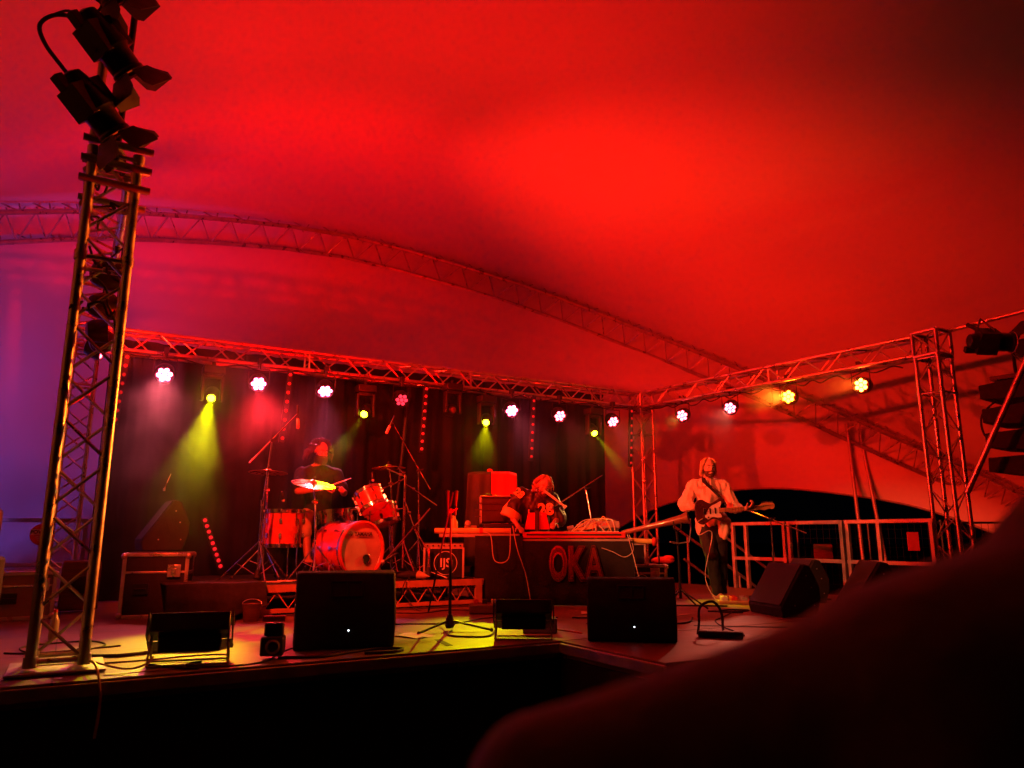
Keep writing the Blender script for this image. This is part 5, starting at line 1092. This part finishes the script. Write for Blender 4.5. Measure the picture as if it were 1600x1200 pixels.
b = MB(); b.box((0, 0, .07), (.12, .12, .1)); b.box((0, .02, .15), (.1, .06, .07)); b.build('housing', 'black', t, bevel=.01); b = MB(); b.lathe([(.02, 0), (.035, .01), (.038, .07), (.028, .075), (.025, .03)], (0, -.05, .07), (.2, -1, .1), 18); b.build('snout', 'greyplastic', t); b = MB(); b.box((.0, .0, .21), (.12, .05, .03)); b.build('clamp', 'redcloth', t, bevel=.004)
t = thing('bucket', 'dark red bucket below the riser left front corner', 'bucket', (1.55, 7.5, SZ), 0); t.scale = (.8, .8, .8); b = MB(); b.lathe([(.001, 0), (.085, 0), (.11, .2), (.115, .2), (.105, .19), (.08, .01)], n=24); b.build('pail', 'wood', t); b = MB(); b.tube([(.11*math.cos(a), .11*math.sin(a)*.3, .2+.05*math.sin(a)) for a in [i*math.pi/10 for i in range(11)]], .004, 6); b.build('handle', 'alu', t)
t = thing('pedal_board', 'flat board of small effect pedals at the guitarist feet', 'pedal board', (6.95, 6.55, SZ), R(-35)); b = MB(); b.box((0, 0, .02), (.5, .26, .03)); b.build('board', 'orangewood', t, bevel=.004)
for k, (x, m_) in enumerate(((-.17, 'cablewhite'), (-.06, 'redcloth'), (.06, 'greyplastic'), (.17, 'black'))): b = MB(); b.box((x, .02, .058), (.075, .12, .045), (R(6), 0, 0)); b.lathe([(.012, 0), (.012, .012)], (x, -.02, .08), n=10); b.build('pedal', m_, t, bevel=.005)
t = thing('power_strip', 'flat multi socket box on the floor at the cable loop', 'power strip', (4.50, 4.45, SZ), R(-50)); b = MB(); b.box((0, 0, .025), (.34, .08, .05)); b.build('casing', 'black', t, bevel=.008)
for k in range(4): b = MB(); b.box((-.12+k*.08, 0, .052), (.04, .05, .006)); b.build('socket', 'greyplastic', t, bevel=.002)
t = thing('foot_box', 'small control box on the floor behind the right flood light', 'box', (3.45, 5.45, SZ), R(-30)); b = MB(); b.box((0, 0, .06), (.28, .2, .12)); b.build('casing', 'black', t, bevel=.012); b = MB(); b.box((0, 0, .122), (.2, .1, .006)); b.build('panel', 'redcloth', t)
t = thing('small_crate', 'low dark crate with plugs on the floor at the keyboard player feet', 'crate', (3.85, 7.05, SZ), R(-30)); b = MB(); b.box((0, 0, .05), (.42, .25, .09)); b.build('crate_body', 'wood', t, bevel=.01)
for k in range(4): b = MB(); b.box((-.14+.09*k, 0, .115), (.05, .06, .05)); b.build('plug', ('redcloth', 'black', 'cablewhite', 'black')[k], t, bevel=.006)
t = thing('mic_case', 'dark pouch with pointed flap lying on the riser front edge', 'pouch', (3.3, 7.95, RZ), R(-25)); b = MB(); b.ell((0, 0, .05), (.16, .06, .045), n=14); b.build('pouch', 'carpet', t); b = MB(); b.lathe([(.05, 0), (.03, .08), (.002, .15)], (.12, -.03, .05), (.8, -.5, -.1), 12); b.build('flap', 'khaki', t)
# rigging strap over front edge
b = MB(); b.tube(catmull([(.18, 5.25, .96), (.2, 5.05, .97), (.22, 4.93, .92), (.24, 4.92, .78), (.23, 4.91, .6)], 6), .008, 6); b.tube(catmull([(.18, 5.25, .96), (.35, 5.05, .93), (.45, 5.0, .95), (.5, 5.02, .99)], 6), .006, 6); tag(b.build('tie_strap', 'orangewood'), 'frayed tie strap knotted at the nearest tower foot hanging over the stage edge', 'strap')

# ------------------------------------------------------------------ smoke
def smoke(name, lb, c, d, dens, scale, lo, hi, grad=None, aniso=.5):
    m = bpy.data.materials.new(name); m.use_nodes = True; n = m.node_tree; n.nodes.clear(); N = n.nodes.new; L = n.links.new
    out = N('ShaderNodeOutputMaterial'); pv = N('ShaderNodeVolumePrincipled'); L(pv.outputs[0], out.inputs['Volume']); pv.inputs['Color'].default_value = (.9, .9, .9, 1); pv.inputs['Anisotropy'].default_value = aniso
    tc = N('ShaderNodeTexCoord'); no = N('ShaderNodeTexNoise'); no.inputs['Scale'].default_value = scale; no.inputs['Detail'].default_value = 4; no.inputs['Distortion'].default_value = .5; L(tc.outputs['Object'], no.inputs['Vector'])
    mr = N('ShaderNodeMapRange'); mr.inputs[1].default_value = lo; mr.inputs[2].default_value = hi; mr.inputs[3].default_value = .12; mr.inputs[4].default_value = 1; L(no.outputs[0], mr.inputs[0])
    # fade to nothing at the faces of the box
    sp = N('ShaderNodeVectorMath'); sp.operation = 'DIVIDE'; L(tc.outputs['Object'], sp.inputs[0]); sp.inputs[1].default_value = [a/2 for a in d]
    ln = N('ShaderNodeVectorMath'); ln.operation = 'LENGTH'; L(sp.outputs[0], ln.inputs[0]); fd = N('ShaderNodeMapRange'); fd.inputs[1].default_value = 1.0; fd.inputs[2].default_value = .35; fd.inputs[3].default_value = 0; fd.inputs[4].default_value = dens; L(ln.outputs['Value'], fd.inputs[0])
    mu = N('ShaderNodeMath'); mu.operation = 'MULTIPLY'; L(mr.outputs[0], mu.inputs[0]); L(fd.outputs[0], mu.inputs[1]); L(mu.outputs[0], pv.inputs['Density'])
    b = MB(); b.box((0, 0, 0), d); o = b.build(name, m, smooth=False); o.location = c; kind(o, 'stuff'); o['label'] = lb; o['category'] = 'smoke'
smoke('smoke', 'stage smoke drifting through the lamp beams left of the drummer', (1.05, 9.0, 2.6), (4.0, 3.4, 4.4),   .125, 1.3, .44, .60, aniso=.75)
smoke('smoke', 'thin smoke under the middle of the rear beam above the keyboard player', (5.6, 9.4, 3.2), (5.4, 2.2, 2.4), .06, .8, .35, .68)
smoke('smoke', 'thin haze drifting around the lamps of the right side beam', (9.0, 7.7, 3.6), (2.0, 5.4, 2.0), .06, .9, .38, .66, aniso=.4)
smoke('smoke', 'blue lit smoke cloud behind the round sign at left', (-1.3, 10.9, 1.9), (3.4, 2.0, 2.0), 1.8, 1.0, .4, .66, aniso=.2)
# blue uplight standing behind the rack
par((-1.9, 9.3, 1.2), (-1.5, 11.4, 2.5), 'led_pale', 'blue lamp on the floor beyond the left frame edge', (.26, .12, 1), 360, 70, None)

rn = random.Random(77)
for k, (x, y, a, L_, m, lb) in enumerate([(.5, 5.1, 5, .5, 'cablewhite', 'pale strip of tape on the floor before the left flood light'), (2.5, 5.3, 80, .35, 'rubber', 'black strip of tape on the floor left of the centre stand foot'), (4.4, 5.6, -30, .6, 'rubber', 'long black strip of tape on the floor behind the right floor monitor'), (5.4, 5.9, 10, .3, 'cablewhite', 'short pale strip of tape on the floor by the didgeridoo stand'), (5.2, 4.9, -40, .8, 'rubber', 'black strip of tape on the floor right of the cable loop')]):
    b = MB(); b.box((x, y, SZ+.002), (L_, .05, .002), (0, 0, R(a))); tag(b.build('floor_tape', m), lb, 'tape')
for k, (x, y, a, lb) in enumerate([(2.45, 5.75, 20, 'sheet of paper lying on the floor right of the left floor monitor'), (4.75, 6.5, -35, 'sheet of paper on the floor before the lettered table')]):
    b = MB(); b.add([V(x, y, 0)+Matrix.Rotation(R(a), 3, 'Z') @ V(i*.07-.105, j*.1-.15, SZ+.006+.006*math.sin(i*2+j)) for i in range(4) for j in range(4)], [(i*4+j, i*4+j+4, i*4+j+5, i*4+j+1) for i in range(3) for j in range(3)]); tag(b.build('paper_sheet', 'white'), lb, 'paper')
CT = 'loose cables across the stage floor'
for k, (pts, lb) in enumerate([([(2.2, 6.4), (2.6, 6.55), (3.1, 6.35), (3.6, 6.6), (4.2, 6.3)], 'thin black cable snaking in front of the riser'), ([(4.3, 6.2), (4.7, 5.8), (4.4, 5.5), (4.9, 5.3), (5.3, 5.6)], 'thin black cable looping behind the right floor monitor'), ([(5.0, 6.7), (5.3, 6.2), (5.6, 6.35), (5.9, 6.7), (6.5, 6.3)], 'thin black cable between the table and the pedal board'), ([(-.3, 6.3), (.0, 6.1), (.3, 6.35), (.2, 6.7), (-.2, 6.6), (-.1, 6.2), (.4, 6.3)], 'heap of cable behind the foot of the nearest tower'), ([(.5, 5.3), (.62, 5.1), (.75, 5.0), (.7, 5.15), (.8, 5.25)], 'short cable tangled under the left flood light'), ([(6.9, 6.2), (7.3, 6.4), (7.6, 6.1), (7.9, 6.5), (8.3, 6.3)], 'thin cable on the floor right of the pedal board'), ([(2.9, 7.6), (3.2, 7.35), (3.6, 7.5), (3.9, 7.3), (4.4, 7.2)], 'cable along the riser foot toward the table')]):
    floor_cable('stage_cable', lb, pts, r=.006+.002*(k % 3), grp=CT)

for k, (y0, z0, lb, a, e) in enumerate([(10.02, 3.93, 'black power cable tied along the bottom of the rear beam', (.3, 10.02), (8.4, 10.02)), (0, 3.93, 'black power cable tied along the bottom of the right side beam', (8.6, 9.9), (9.2, 5.6))]):
    rn = random.Random(90+k); n = 34; pts = [(a[0]+(e[0]-a[0])*i/n, a[1]+(e[1]-a[1])*i/n, 3.885-(.0 if i % 3 == 0 else rn.uniform(.01, .07))) for i in range(n+1)]
    b = MB(); b.tube(catmull(pts, 4), .01, 6); tag(b.build('power_cable', 'rubber'), lb, 'cable')
